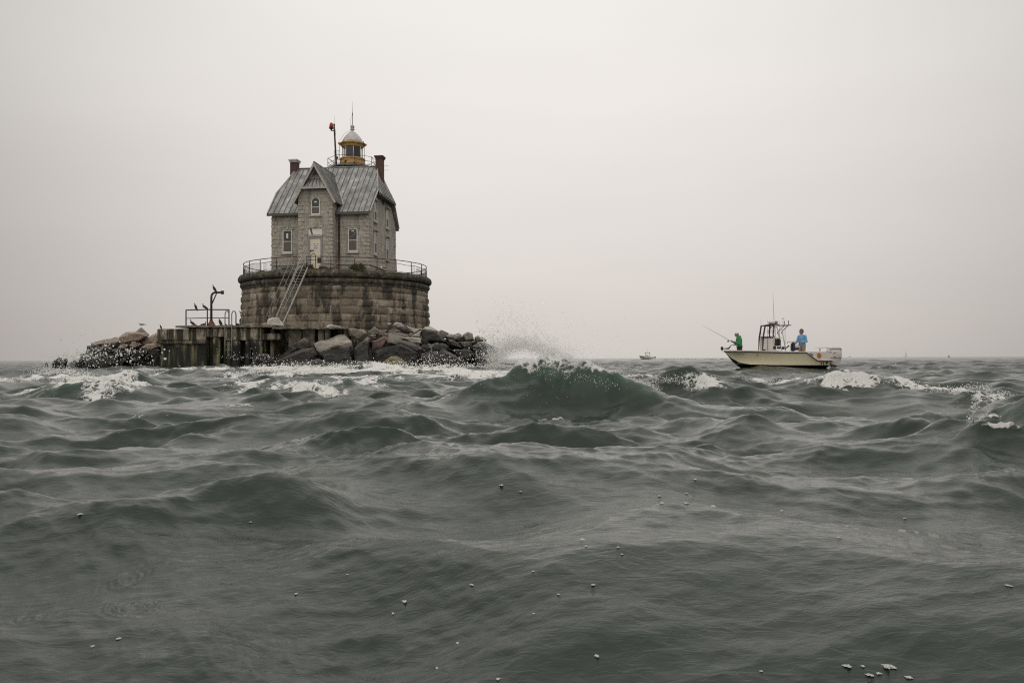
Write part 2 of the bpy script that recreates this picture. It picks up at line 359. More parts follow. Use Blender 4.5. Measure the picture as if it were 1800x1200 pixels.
# ------------------------------------------------------------------ the sea
PIER = Vector((-16.46, 80.2, 0))
def at(px, D): return (px - 900) / 1500 * D, D
def sea_material():
    m = NT('sea_water'); pos = m.tc.outputs['Object']
    fo = m.n('ShaderNodeAttribute', attribute_name='foam').outputs['Fac']
    n1 = m.noise(2.2, 8, .7, dist=.6, stretch=(1, .8, 1))
    vo = m.n('ShaderNodeTexVoronoi', feature='DISTANCE_TO_EDGE'); vo.inputs['Scale'].default_value = 5.5
    wv = m.n('ShaderNodeVectorMath', operation='ADD'); m.l(pos, wv.inputs[0])
    nn = m.n('ShaderNodeTexNoise'); nn.inputs['Scale'].default_value = 4; nn.inputs['Detail'].default_value = 5; m.l(pos, nn.inputs['Vector'])
    sc = m.n('ShaderNodeVectorMath', operation='SCALE'); sc.inputs['Scale'].default_value = .5; m.l(nn.outputs['Color'], sc.inputs[0]); m.l(sc.outputs[0], wv.inputs[1])
    m.l(wv.outputs[0], vo.inputs['Vector'])
    lace = m.math('MULTIPLY', vo.outputs['Distance'], 1.1)
    th = m.math('ADD', m.math('MULTIPLY', n1, 1.12), m.math('MINIMUM', lace, .35))
    fac = m.math('MULTIPLY', m.math('SUBTRACT', m.math('ADD', fo, 0.12), th), 5.0, clamp=True)
    fm = m.math('MULTIPLY', fac, m.math('MINIMUM', m.math('MULTIPLY', fo, 6.0), 1.0))
    # fine capillary ripples, and coarser far-off chop
    cd = m.n('ShaderNodeCameraData')
    near = m.noise(26, 5, .6, stretch=(.45, 1, 1), dist=.8)
    rn = m.n('ShaderNodeTexNoise', noise_type='RIDGED_MULTIFRACTAL'); rn.inputs['Scale'].default_value = 3.2; rn.inputs['Detail'].default_value = 7; rn.inputs['Roughness'].default_value = .55; rn.inputs['Distortion'].default_value = .5
    rmp = m.n('ShaderNodeMapping'); rmp.inputs['Scale'].default_value = (.42, 1.15, 1); rmp.inputs['Rotation'].default_value = (0, 0, .18); m.l(pos, rmp.inputs[0]); m.l(rmp.outputs[0], rn.inputs['Vector']); ridge = rn.outputs[0]
    mid = m.noise(6.5, 7, .62, stretch=(.5, 1, 1), dist=.6)
    far = m.noise(1.1, 8, .62, stretch=(.35, 1, 1), dist=.3)
    gp = m.n('ShaderNodeNewGeometry'); sx = m.n('ShaderNodeVectorMath', operation='LENGTH'); m.l(gp.outputs['Position'], sx.inputs[0])
    dist = sx.outputs['Value']
    kf = m.ramp(m.math('MULTIPLY', dist, .01), ((.12, 0), (.9, 1)))
    nf = m.ramp(m.math('MULTIPLY', dist, .05), ((.15, .9), (.6, 1.0)))
    hb = m.math('ADD', m.math('MULTIPLY', near, .05), m.math('ADD', m.math('ADD', m.math('MULTIPLY', mid, .015), m.math('MULTIPLY', m.math('MULTIPLY', ridge, .17), nf)), m.math('MULTIPLY', m.math('MULTIPLY', far, kf), 2.2)))
    hb = m.math('ADD', hb, m.math('MULTIPLY', fm, m.math('MULTIPLY', m.noise(18, 6, .7), .5)))
    bmp = m.bump(hb, .75, .16)
    deep = m.mix(m.ramp(m.noise(.35, 3), ((.35, 0), (.65, 1))), (.015, .025, .018), (.021, .032, .024))
    thin = m.n('ShaderNodeAttribute', attribute_name='thin').outputs['Fac']; deep = m.mix(thin, deep, (.042, .082, .058))  # light shining through the crests, painted in as a greener base colour
    col = m.mix(fm, deep, (.72, .71, .68))
    rough = m.math('ADD', m.math('MULTIPLY', fm, .75), m.math('ADD', .02, m.math('MULTIPLY', kf, .12)))
    return m.done(col, rough, bmp, IOR=1.333)
M['sea'] = sea_material()

# hand placed crests: px, distance, height, half length along x, front width, back width, turn
HUMPS = [(930, 14.9, .46, .58, .80, 1.2, .25), (1000, 14.5, .58, .66, .66, 1.0, -.15), (1090, 14.1, .38, .6, .5, .9, -.4), (1165, 13.8, .24, .7, .45, .9, -.35), (870, 14.4, .26, .6, .6, .9, .5),
         (400, 4.7, .20, .62, .34, .75, .06), (505, 4.6, .05, .3, .22, .4, -.3),
         (1800, 8.6, .50, .75, .45, .9, .35), (1700, 7.6, .10, .35, .3, .4, .6),
         (455, 11.6, .26, .75, .5, .9, -.1), (190, 11.8, .20, .9, .5, .8, -.15), (335, 9.2, .14, .55, .3, .6, 0),
         (1330, 13.0, .22, 1.9, .5, 1.0, -.42), (1260, 17.5, .25, 1.2, .6, 1.0, -.15), (1500, 19.0, .32, 1.7, .5, 1.2, -.05),
         (1210, 10.5, .14, 1.1, .45, .8, -.2), (1080, 8.2, .14, .8, .4, .7, -.1), (1500, 8.6, .12, .7, .4, .7, .1), (1680, 12.5, .18, 1.4, .5, .8, .2),
         (120, 21.0, .42, 1.5, .6, 1.6, -.12), (215, 25.0, .22, 1.6, .8, 1.4, 0), (480, 24.0, .22, 1.6, .6, 1.4, .05), (610, 22.0, .22, 1.3, .6, 1.0, .1),
         (720, 26, .26, 2.0, .7, 1.2, 0), (840, 21.5, .18, 1.2, .6, 1.2, .1), (1190, 21, .2, 1.2, .6, 1.2, 0), (330, 30, .2, 2.5, .8, 1.5, 0),
         (60, 6.2, .12, .8, .35, .6, .1), (930, 5.4, .04, .5, .3, .5, .1), (1400, 5.3, .09, 1.0, .4, .7, -.08), (1700, 5.4, .08, .5, .3, .6, .15), (1120, 3.9, .06, .7, .3, .5, .1), (640, 9.6, .12, 1.0, .4, .8, .12)]
# foam: px, distance, radius x, radius y, strength
FOAM = [(110, 25, 1.4, 3.2, .95), (165, 23.5, 1.2, 3.0, 1.2), (215, 22, .9, 2.0, 1.05), (60, 32, 1.8, 4, .7), (150, 38, 2.4, 8, .9), (250, 31, 1.6, 4.5, .6), (200, 58, 4.0, 6, .8), (330, 58, 4.0, 6, .6),
        (440, 25, .8, 2.0, .95), (490, 23, 1.1, 1.8, 1.05), (560, 21, 1.0, 1.5, .95), (610, 24, 1.4, 3, 1.0), (520, 33, 2.6, 6, .9), (420, 42, 1.5, 8, .7), (650, 30, 1.6, 4, .85),
        (470, 57, 3, 5, 1.2), (560, 55, 3, 6, 1.25), (660, 55, 3.5, 7, 1.3), (760, 54, 3, 7, 1.25), (850, 48, 3, 9, 1.2), (900, 38, 2.4, 8, 1.1), (740, 40, 3.0, 6, .9), (530, 44, 3, 6, .95), (400, 56, 4, 6, .85), (280, 57, 4, 6, .9), (620, 36, 2.4, 4, .9), (820, 33, 2.4, 4, .8),
        (905, 15.1, .62, .55, 1.2), (860, 16.5, .7, 1.4, .8), (955, 14.75, .55, .42, 1.05), (1010, 14.4, .4, .32, .8), (1060, 14.35, .4, .22, .95), (1110, 14.2, .4, .2, 1.0), (1030, 14.6, .3, .25, .95), (1145, 14.3, .4, .3, .95), (1150, 17.5, .8, .5, .55), (1190, 19.0, 1.2, .5, .62), (1120, 20, 1.0, 2.4, .85), (1235, 17.2, .8, .35, .7), (1085, 13.0, .22, .10, .6), (985, 12.35, .4, .06, .62),
        (1290, 24, .9, 2.2, 1.1), (1340, 25, 1.1, 2.4, 1.0), (1395, 22, .7, 1.3, .8), (1310, 19.5, .8, .8, .65), (1450, 19.1, .8, .9, .95), (1520, 18.9, 1.0, .5, 1.0), (1590, 19.0, .8, .5, .98), (1640, 18.7, .9, .45, .95), (1700, 18.2, .9, .45, .95), (1330, 20.5, 1.4, .7, .85), (1480, 20.6, 1.8, .8, .9), (1620, 21, 1.6, .8, .9), (1560, 23, 2.0, 1.8, .85),
        (1660, 18.0, 1.0, .7, 1.1), (900, 19.5, 1.4, .8, .8), (1060, 15.0, .6, .3, .9), (1730, 17, .8, .8, 1.0), (1700, 13.5, .8, .6, .75), (1765, 14.5, .7, .6, .8), (1260, 27, 2, 3, .7), (1440, 33, 3, 4, .5),
        (1715, 7.75, .12, .10, 1.0), (1740, 7.5, .22, .04, .95), (420, 15, .5, .4, .5), (270, 13.6, .5, .35, .6), (700, 17, .8, .6, .55), (370, 19, .8, 1.0, .6)]
def build_sea():
    k = .0042
    r = [0.9]
    while r[-1] < 9000:
        q = r[-1]; r.append(q * (1 + (k if q < 90 else k * (1 + (math.log(q / 90)) * 1.5))))
    r = np.array(r, np.float32)
    fine = np.arange(-R(37), R(37), .00125); coarse = np.linspace(R(37), 2 * math.pi - R(37), 110)
    th = np.concatenate([fine, coarse]).astype(np.float32)
    n = len(r); X0 = (r[:, None] * np.sin(th)[None]).astype(np.float32); Y0 = (r[:, None] * np.cos(th)[None]).astype(np.float32)
    dx = np.zeros_like(X0); dy = np.zeros_like(X0); dz = np.zeros_like(X0)
    rng = np.random.RandomState(11)
    bands = [(13, .028), (8, .045), (5.2, .065), (3.6, .060), (2.5, .085), (1.7, .115), (1.15, .12), (.78, .105), (.52, .09), (.34, .092), (.22, .10), (.14, .11), (.085, .11), (.05, .09)]
    calm2 = (.60 + .55 * np.clip((r - 3.5) / 9.0, 0, 1))[:, None].astype(np.float32)
    calm = (.82 + .38 * np.clip((r - 3.0) / 8.0, 0, 1) ** .8)[:, None].astype(np.float32)
    warpx = .55 * fbm(X0 * .21, Y0 * .21, 2); warpy = .55 * fbm(X0 * .21 + 40, Y0 * .21 - 12, 2)
    patch = np.clip(.9 + .7 * fbm(X0 * .33 + 5, Y0 * .19, 3), .35, 1.5)
    patch = patch + .6 * np.exp(-(((X0 + 1.35) / 1.3) ** 2 + ((Y0 - 8.3) / 1.1) ** 2) ** 1.5) + 1.0 * np.exp(-(((X0 + .55) / .4) ** 2 + ((Y0 - 2.75) / .35) ** 2))
    rad = r[:, None] * np.ones_like(th)[None]
    for lam0, sl in bands:
        nw = 9
        for i in range(nw):
            lam = lam0 * math.exp(rng.uniform(-.2, .2)); kk = 2 * math.pi / lam
            ang = rng.normal(R(-97), R(38)) if lam0 > .5 else rng.normal(R(-97), R(55))
            a = sl / kk * math.sqrt(2 / nw) * math.exp(rng.normal(0, .25)); ph = rng.rand() * 6.283
            # the mesh can only carry waves longer than its own spacing
            sp = np.clip((lam / (r * k) - 2.0) / 3.0, 0, 1)
            if lam0 > 4: sp = np.clip((lam / (r * k) - 2.0) / 3.0, 0, 1)
            rows = int(np.searchsorted(-sp, 0.0, side='left')); rows = int(np.argmax(sp <= 0)) if (sp <= 0).any() else n
            if rows < 2: continue
            cx, cy = math.cos(ang), math.sin(ang)
            xs, ys = X0[:rows] + (warpx[:rows] if lam0 < 6 else 0), Y0[:rows] + (warpy[:rows] if lam0 < 6 else 0)
            arg = kk * (cx * xs + cy * ys) + ph
            A = (a * sp[:rows, None]).astype(np.float32)
            if lam0 < 1.5: A = A * patch[:rows]
            if .9 < lam0 < 3: A = A * calm[:rows]
            if lam0 < .9: A = A * calm2[:rows]
            s_, c_ = np.sin(arg), np.cos(arg)
            q = .9 if lam0 < 6 else .8
            if .1 < lam0 < 4 and (i % 2 == 0 or (lam0 < 1 and i % 3)):      # peaked crests
                c_ = 1.25 - 2 * np.sqrt(np.sin(arg / 2) ** 2 + (.012 if lam0 > 1 else .004)); q = .45; A = A * 1.15
            dz[:rows] += A * c_
            dx[:rows] -= q * cx * A * s_; dy[:rows] -= q * cy * A * s_
    # hand placed crests
    hz = np.zeros_like(X0); hy = np.zeros_like(X0)
    for px, D, H, L, wf, wb, turn in HUMPS:
        cx, cy = at(px, D); sel = np.abs(r - D) < 6 * max(wf, wb, L)
        i0, i1 = np.argmax(sel), n - np.argmax(sel[::-1])
        x, y = X0[i0:i1] - cx, Y0[i0:i1] - cy
        u = x * math.cos(turn) + y * math.sin(turn); v = -x * math.sin(turn) + y * math.cos(turn)
        v = v + .22 * L * gnoise(u * 1.3 / L + px, v * .6 / L) + .05 * L * gnoise(u * 5 / L + px, v * 2 / L)
        u = u + .25 * L * gnoise(v * 1.2 / L + px, u * .8 / L)
        w = np.where(v < 0, wf, wb); t = np.abs(v) / w
        g = np.exp(-(t ** 1.25) * 1.15) * np.exp(-(np.abs(u) / L) ** 2.3)
        tr = -.22 * np.exp(-((v + 1.7 * wf) / (.9 * wf)) ** 2) * np.exp(-(u / L) ** 2)
        g = g * (1 + .09 * (1 - 2.2 * np.abs(fbm(x * 1.9 + px, y * 1.2, 4, .6))))
        if 12 < D and H > .3: dz[i0:i1] *= 1 - .35 * np.clip(g, 0, 1)
        g = g * (1 + .05 * fbm(x * 5 + px, y * 3, 3, .6))
        hz[i0:i1] += H * (g + tr); hy[i0:i1] += -.28 * H * np.exp(-(t * 1.2) ** 2) * np.exp(-(u / L) ** 2)
    # foam field
    fo = np.zeros_like(X0)
    for px, D, rx, ry, s in FOAM:
        cx, cy = at(px, D); sel = np.abs(r - math.hypot(cx, cy)) < 3.2 * max(rx, ry); i0, i1 = np.argmax(sel), n - np.argmax(sel[::-1])
        x, y = X0[i0:i1] - cx, Y0[i0:i1] - cy
        fo[i0:i1] = np.maximum(fo[i0:i1], s * np.exp(-((x / rx) ** 2 + (y / ry) ** 2) ** 1.2))
    near = rad < 200
    thin = np.clip((hz - .12) * 1.6, 0, 1) * np.clip((rad - 5) / 6, 0, 1) * (rad < 60)  # mask of raised crests that get the painted green glow
    fo *= np.clip(1 + .75 * fbm(X0 * 1.1, Y0 * .5, 4, .6), .25, 1.4) * near
    # whitecaps only where crests are high, mid distance
    ft = np.clip((fo - .35) * 1.6, 0, 1)
    rg = (1 - np.abs(fbm(X0 * 3.1, Y0 * 2.2, 3)) * 2.0); rs = np.clip(1 - rad * k / .16, .15, 1)
    hz += ft * rs * (.09 + .12 * rg + .05 * fbm(X0 * 9, Y0 * 7, 3)) * np.where(rad > 10, 1.0, .3)
    # surf heaping up against the island
    dI = np.hypot(X0 + 15.5, (Y0 - 72) * 1.0)
    hz += np.where(rad < 300, .22 * np.exp(-((dI - 13) / 6) ** 2), 0)
    # raised, calmer water round the fishing boat
    bw = np.exp(-(((X0 - 14.4) / 4.2) ** 2 + ((Y0 - 46) / 2.6) ** 2) ** 1.4)
    dz = dz * (1 - .75 * bw) + .36 * bw
    # drops that fell: rings near the camera
    for px, py, rr in ((180, 998, .085), (196, 1044, .095), (20, 1057, .06)):
        g = P(px, py, 3.3); t = (0 - EYE.z) / (g.z - EYE.z); cx, cy = EYE.x + (g.x - EYE.x) * t, g.y * t
        q = np.hypot(X0 - cx, Y0 - cy); dz += .0042 * np.cos(q * 210) * np.exp(-((q - rr * .55) / (rr * .55)) ** 2)
    Xf, Yf, Zf = X0 + dx, Y0 + dy + hy, dz + hz
    att = np.clip(1 - (rad - 2500) / 3000, 0, 1); Zf *= att
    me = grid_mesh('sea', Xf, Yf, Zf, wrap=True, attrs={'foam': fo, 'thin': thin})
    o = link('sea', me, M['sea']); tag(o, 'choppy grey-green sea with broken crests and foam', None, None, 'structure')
    return r, th, Xf, Yf, Zf
SEA = build_sea()
def sea_z(x, y):
    r, th, Xf, Yf, Zf = SEA
    i = int(np.searchsorted(r, math.hypot(x, y))); j = int(np.searchsorted(th, math.atan2(x, y))); i = min(max(i, 4), len(r) - 5); j = min(max(j, 4), len(th) - 5)
    sub = (slice(max(0, i - 60), i + 60), slice(max(0, j - 60), j + 60))
    d = (Xf[sub] - x) ** 2 + (Yf[sub] - y) ** 2; q = np.unravel_index(np.argmin(d), d.shape); return float(Zf[sub][q])
# ------------------------------------------------------------------ round stone pier under the house
PZ = 8.40                                        # platform level
def build_pier():
    root = empty('stone_pier', (PIER.x, PIER.y, 0), 0, 'massive round granite block pier that carries the lighthouse', 'pier')
    rng = random.Random(5)
    z0, z1, ch = 2.3, 7.12, .645
    nz, na = 230, 2600
    zs = np.linspace(z0, z1, nz); an = np.linspace(0, 2 * math.pi, na, endpoint=False)
    A, Z = np.meshgrid(an, zs)
    course = np.floor((Z - (6.60 - 10 * ch)) / ch).astype(int)
    zc = (Z - (6.60 - 10 * ch)) / ch - course
    top = Z > 6.60
    zc = np.where(top, (Z - 6.60) / .52, zc); course = np.where(top, 10, course)
    disp = np.zeros_like(A); tone = np.zeros_like(A); joint = np.zeros_like(A)
    RB = 8.45 + (7.1 - Z) * .05
    for c_ in np.unique(course):
        rows = (course[:, 0] == c_)
        edges = [0.0]
        while edges[-1] < 2 * math.pi - .12: edges.append(edges[-1] + rng.choice([.075, .11, .15, .19, .21]) * rng.uniform(.9, 1.1))
        edges[-1] = 2 * math.pi; edges = np.array(edges) ; off = rng.random()
        a = (A[rows] + off) % (2 * math.pi); k = np.clip(np.searchsorted(edges, a, side='right') - 1, 0, len(edges) - 2)
        w = edges[k + 1] - edges[k]; f = (a - edges[k]) / w
        du = np.minimum(f, 1 - f) * w * 8.6; dv = np.minimum(zc[rows], 1 - zc[rows]) * (ch if c_ < 10 else .52)
        e = np.minimum(du, dv)
        rr = np.array([rng.random() for _ in range(len(edges))]); r2 = np.array([rng.uniform(.05, .15) for _ in range(len(edges))])
        disp[rows] = r2[k] * (1 - np.exp(-(np.maximum(e - .02, 0) / .09)))
        tone[rows] = rr[k]; joint[rows] = np.clip(1 - (e - .008) / .022, 0, 1)
    nn = fbm(A * 8.6 * 1.3, Z * 1.6, 4, .55)
    rad = RB + disp + .05 * nn * (disp > .01)
    X, Y = rad * np.cos(A), rad * np.sin(A)
    me = grid_mesh('pier_wall', X[:, ::-1], Y[:, ::-1], Z[:, ::-1], True, {'tone': tone[:, ::-1], 'joint': joint[:, ::-1]})
    link('wall', me, M['pier'], root)
    # moulding and coping: turned rings, broken by noise
    def ring(name, prof, amp, mat, jn=0):
        n = 1000; a = np.linspace(0, 2 * math.pi, n, endpoint=False)
        pr = []
        for i in range(len(prof) - 1):
            (r1, y1), (r2, y2) = prof[i], prof[i + 1]; q = max(1, int(math.hypot(r2 - r1, y2 - y1) / .05))
            pr += [(r1 + (r2 - r1) * t / q, y1 + (y2 - y1) * t / q) for t in range(q)]
        pr.append(prof[-1]); pr = np.array(pr)
        Aa, Rr = np.meshgrid(a, pr[:, 0]); Zz = np.repeat(pr[:, 1][:, None], n, 1)
        d = amp * fbm(Aa * 8.6 * 1.6, Zz * 3 + Rr, 4, .6)
        if jn:
            f = (Aa * jn / (2 * math.pi)) % 1; d = d - .035 * np.exp(-(np.minimum(f, 1 - f) * 2 * math.pi * 8.7 / jn / .03) ** 2)
        Rr = Rr + d; Zz = Zz + d * .5
        me = grid_mesh(name, (Rr * np.cos(Aa))[:, ::-1], (Rr * np.sin(Aa))[:, ::-1], Zz[:, ::-1], True)
        link(name, me, mat, root)
    ring('cornice', [(8.3, 7.02), (8.52, 7.08), (8.56, 7.16), (8.50, 7.22), (8.58, 7.30), (8.68, 7.42), (8.71, 7.54), (8.67, 7.66), (8.56, 7.74), (8.4, 7.78)], .02, M['coping'], 40)
    ring('coping', [(8.35, 7.76), (8.70, 7.80), (8.84, 7.92), (8.88, 8.10), (8.80, 8.30), (8.66, 8.44), (8.2, 8.46), (7.6, 8.38)], .07, M['coping'], 26)
    MB().lathe([(7.7, 8.0), (7.7, 8.40)], 64).build('platform', M['coping'], root)
    return root
build_pier()

# ------------------------------------------------------------------ the keeper's house with its lantern
HX, HY = Vector((.994, -.113, 0)), Vector((.113, .994, 0))
HA = math.atan2(-.113, .994)
def build_house():
    H = empty('lighthouse', (PIER.x, PIER.y, PZ), HA, 'weathered granite keeper\'s house with grey metal roof and small ochre lantern', 'lighthouse')
    # walls
    b = MB(); prof = [(-4.7, -.05), (4.7, -.05), (4.7, 5.62), (2.75, 7.50), (-2.75, 7.50), (-4.7, 5.62)]
    b.ext([(-4.45, y, z) for y, z in prof], (8.9, 0, 0))
    b.box2((-1.6, 4.6, 0), (1.6, 6.4, 11.0))                       # tower at the back that carries the lantern
    b.build('wall', M['granite'], H)
    p = MB(); p.ext([(-1.52, -5.9, -.05), (1.52, -5.9, -.05), (1.52, -5.9, 6.80), (1.17, -5.9, 7.42), (-1.17, -5.9, 7.42), (-1.52, -5.9, 6.80)], (0, 1.25, 0))
    p.build('pavilion_wall', M['granite'], H)
    # rough quoins up every corner
    rng = random.Random(3)
    for (cx, cy, top, sx, sy) in ((-4.45, -4.7, 5.3, -1, -1), (4.45, -4.7, 5.3, 1, -1), (4.45, 4.7, 5.3, 1, 1), (-1.52, -5.9, 6.6, -1, -1), (1.52, -5.9, 6.6, 1, -1)):
        q = MB(); z = 0.0; i = 0
        while z < top - .2:
            h = .345; a, c = ((.52, .30) if i % 2 else (.30, .52)); o = .03 + rng.random() * .025
            if cy == -5.9: c = min(c, .3)
            x0, x1 = sorted((cx + sx * o, cx - sx * a)); y0, y1 = sorted((cy + sy * o, cy - sy * c))
            q.box2((x0, y0, z + .012), (x1, y1, z + h - .012), bev=.025); z += h; i += 1
        q.build('quoins', M['quoin'], H)
    # low base course
    g = MB()
    g.box2((-4.55, -4.80, .80), (-1.54, -4.70, .98)); g.box2((1.54, -4.80, .80), (4.55, -4.70, .98)); g.box2((4.45, -4.70, .80), (4.55, 4.75, .98))
    g.box2((-1.60, -6.0, .80), (-.70, -5.90, .98)); g.box2((.70, -6.0, .80), (1.60, -5.90, .98))
    g.build_pieces('string_course', M['quoin'], H)
    # main roof with standing seams
    zr = lambda y: 10.5 - .98 * abs(y)
    r = MB(); s = MB()
    for sg in (-1, 1):
        poly = [(-4.72, 5.2 * sg, zr(5.2)), (4.66, 5.2 * sg, zr(5.2)), (4.78, 2.9 * sg, zr(2.9)), (3.92, 0, 10.5), (-3.92, 0, 10.5), (-4.82, 2.9 * sg, zr(2.9))]
        if sg > 0: poly.reverse()
        r.slab(poly, .14, 0)
        x = -4.62
        while x < 4.65:
            yt = 0 if abs(x) < 3.92 else 2.9 * (abs(x) - 3.92) / .88
            ye = 5.2
            r.tube([(x, sg * ye, zr(ye) + .03), (x, sg * (yt + .05), zr(yt + .05) + .03)], .028, 4, 1, sm=False); x += .485
        # flashing along the raking edge
        for q in (-1, 1):
            r.tube([(q * 4.69, sg * 5.2, zr(5.2) + .02), (q * 4.78, sg * 2.9, zr(2.9) + .02), (q * 3.92, 0, 10.53)], .06, 5, 2, sm=False)
    for q in (-1, 1):
        hp = [(q * 5.0, -2.8, 7.48), (q * 5.0, 2.8, 7.48), (q * 3.92, 0, 10.5)]
        if q < 0: hp.reverse()
        r.slab(hp, .12, 0)
        for t in (-.75, -.5, -.25, 0, .25, .5, .75):
            r.tube([(q * 5.02, 2.8 * t, 7.50), (q * (3.92 + 1.08 * abs(t)), 2.8 * t, 10.5 - 3.0 * abs(t))], .022, 4, 1, sm=False)
    r.tube([(-3.95, 0, 10.53), (3.95, 0, 10.53)], .07, 6, 0)
    R_ = r.build('roof', [M['roof'], M['seam'], M['trim']], H)
    # eaves: fascia and gutter
    e = MB(); e.box2((-4.72, -5.24, 5.18), (-1.54, -5.14, 5.36)); e.box2((1.54, -5.24, 5.18), (4.64, -5.14, 5.36)); e.box2((-4.72, 5.14, 5.18), (4.66, 5.24, 5.36))
    e.build_pieces('eaves_board', M['darktrim'], R_)
    hb = MB()
    for q in (-1, 1): hb.box2((q * 4.46, -2.75, 7.28), (q * 5.02, 2.75, 7.40))
    hb.build_pieces('hip_soffit', M['darktrim'], R_)
    # gabled pavilion roof
    g = MB(); gz = lambda x: 9.69 - 1.8 * abs(x)
    for q in (-1, 1):
        gy = lambda x: -(10.5 - gz(x)) / .98 + .10
        poly = [(0, -6.3, 9.69), (q * 1.97, -6.3, gz(1.97)), (q * 1.97, gy(1.97), gz(1.97)), (0, gy(0), 9.69)]
        if q > 0: pass
        else: poly.reverse()
        g.slab(poly, .12, 0)
        y = -6.1
        while y < -.9:
            xt = 0 if y < gy(0) else (10.5 - .98 * abs(y) - 9.69) / -1.8
            if abs(xt) < 1.9: g.tube([(q * 1.97, y, gz(1.97) + .03), (q * abs(xt), y, gz(xt) + .03)] if y < gy(1.97) else [(q * min(1.97, (9.69 - zr(y)) / 1.8 if zr(y) < 9.69 else 0), y, zr(y) + .05), (q * abs(xt) if zr(y) < 9.69 else 0, y, gz(0) + .03)], .024, 4, 1, sm=False)
            y += .48
        g.tube([(q * 2.0, gy(1.97) - .05, gz(1.97) + .02), (0, gy(0) + .02, 9.72)], .085, 5, 2, sm=False)      # valley flashing
    # pent strip across the gable and its recessed triangle
    pe = [(-1.24, -6.34, 7.44), (1.24, -6.34, 7.44), (.74, -5.78, 8.34), (-.74, -5.78, 8.34)]
    g.slab(pe, .08, 0)
    for x in (-.9, -.54, -.18, .18, .54, .9):
        g.tube([(x, -6.33, 7.50), (x * .62, -5.80, 8.36)], .022, 4, 1, sm=False)
    G = g.build('gable_roof', [M['roof'], M['seam'], M['trim']], H)
    ga = MB(); ga.ext([(-.76, -5.80, 8.30), (.76, -5.80, 8.30), (0, -5.80, 9.60)], (0, .3, 0)); ga.build('gable_wall', M['trim'], H)
    v = MB(); v.ext([(-.34, -5.83, 8.50), (.34, -5.83, 8.50), (0, -5.83, 9.12)], (0, .05, 0))
    vt = v.build('vent', M['seam'], H)
    f = MB()
    for a, c in (((-.40, 8.46), (0, 9.2)), ((.40, 8.46), (0, 9.2)), ((-.42, 8.46), (.42, 8.46))): f.tube([(a[0], -5.86, a[1]), (c[0], -5.86, c[1])], .035, 4, sm=False)
    f.build('frame', M['trim'], vt)
    bb = MB()
    for q in (-1, 1):
        for (xa, za, xb, zb, t) in ((0, 9.60, 1.97, gz(1.97) - .09, 0),):
            d = Vector((q * 1.97, 0, -3.546)).normalized(); n = Vector((-q * d.z, 0, q * d.x)) if False else Vector((d.z * q, 0, -d.x * q))
            p0, p1 = Vector((0, -6.36, 9.60)), Vector((q * 1.97, -6.36, gz(1.97) - .09))
            w = Vector((-q * .874, 0, -.486)) * .17
            bb.ext([p0, p1, p1 + w, p0 + Vector((0, 0, -.34))], (0, .055, 0))
    bb.box2((-1.22, -6.40, 7.28), (1.22, -6.345, 7.43))
    bb.build('bargeboard', M['trim'], H)
    sf = MB(); sf.box2((-1.2, -6.33, 7.30), (1.2, -5.9, 7.34)); sf.build('soffit', M['darktrim'], H)
    # drain pipe in the corner
    d = MB(); d.tube([(1.85, -5.05, 5.2), (1.78, -4.86, 5.0), (1.78, -4.84, 1.35)], .075, 8)
    dp = d.build('drain_pipe', M['iron'], H)
    d = MB(); d.tube([(1.78, -4.84, 1.35), (1.78, -4.84, .05)], .08, 8); d.build('pipe_foot', M['rust'], dp)
    dp['label'] = 'dark rusty drain pipe with orange foot'
    # sash windows
    def sash(cx, z0, z1, face, w=.87, arch=False, cross=False, paper=False, blind=True):
        """face 'f' at y, 'p' pavilion front, 'r' right side"""
        if face == 'r': T = lambda x, y, z: Vector((4.45 - y, cx + x, z))
        else:
            yy = -4.7 if face == 'f' else -5.9
            T = lambda x, y, z: Vector((cx + x, yy + y, z))
        def bx(mb, a, c, mi=0):
            p, q = T(*a), T(*c); mb.box2([min(p[i], q[i]) for i in range(3)], [max(p[i], q[i]) for i in range(3)], mi)
        h = z1 - z0; zs = z1 - w / 2 if arch else z1
        g = MB()
        if arch:
            n = 10; pts = []
            for i in range(n + 1):
                t = i / n; ang = math.pi * t; x = w / 2 * math.cos(ang); z = zs + (w * .62) * math.sin(ang) ** .85
                pts.append((x, z))
            zt = zs
            poly = [T(w / 2, -.03, z0), *[T(x, -.03, z) for x, z in pts], T(-w / 2, -.03, z0)]
            ext = T(0, .04, 0) - T(0, 0, 0)
            g.ext(poly, ext)
        else: bx(g, (-w / 2, -.03, z0), (w / 2, .02, z1))
        win = g.build('window', M['glass'], H)
        fr = MB(); t = .085
        bx(fr, (-w / 2, -.06, z0), (-w / 2 + t, -.031, zs)); bx(fr, (w / 2 - t, -.06, z0), (w / 2, -.031, zs)); bx(fr, (-w / 2 + t, -.062, z0), (w / 2 - t, -.031, z0 + .14))
        mid = z0 + (h * .5 if not arch else h * .46); bx(fr, (-w / 2 + t, -.058, mid - .03), (w / 2 - t, -.031, mid + .03))
        if arch:
            for i in range(n):
                (xa, za), (xb, zb) = pts[i], pts[i + 1]; k = .83
                fr.ext([T(xa, -.06, za), T(xb, -.06, zb), T(xb * k, -.06, zs + (zb - zs) * k), T(xa * k, -.06, zs + (za - zs) * k)], T(0, .029, 0) - T(0, 0, 0))
        else: bx(fr, (-w / 2 + t, -.062, z1 - .09), (w / 2 - t, -.031, z1))
        fr.build('frame', M['whitewin'], win)
        if blind:
            q = MB(); bx(q, (-w / 2 + t + .02, -.045, z0 + .16), (w / 2 - t - .02, -.032, mid - .05)); q.build('lower_board', M['blind'], win)
        q = MB()
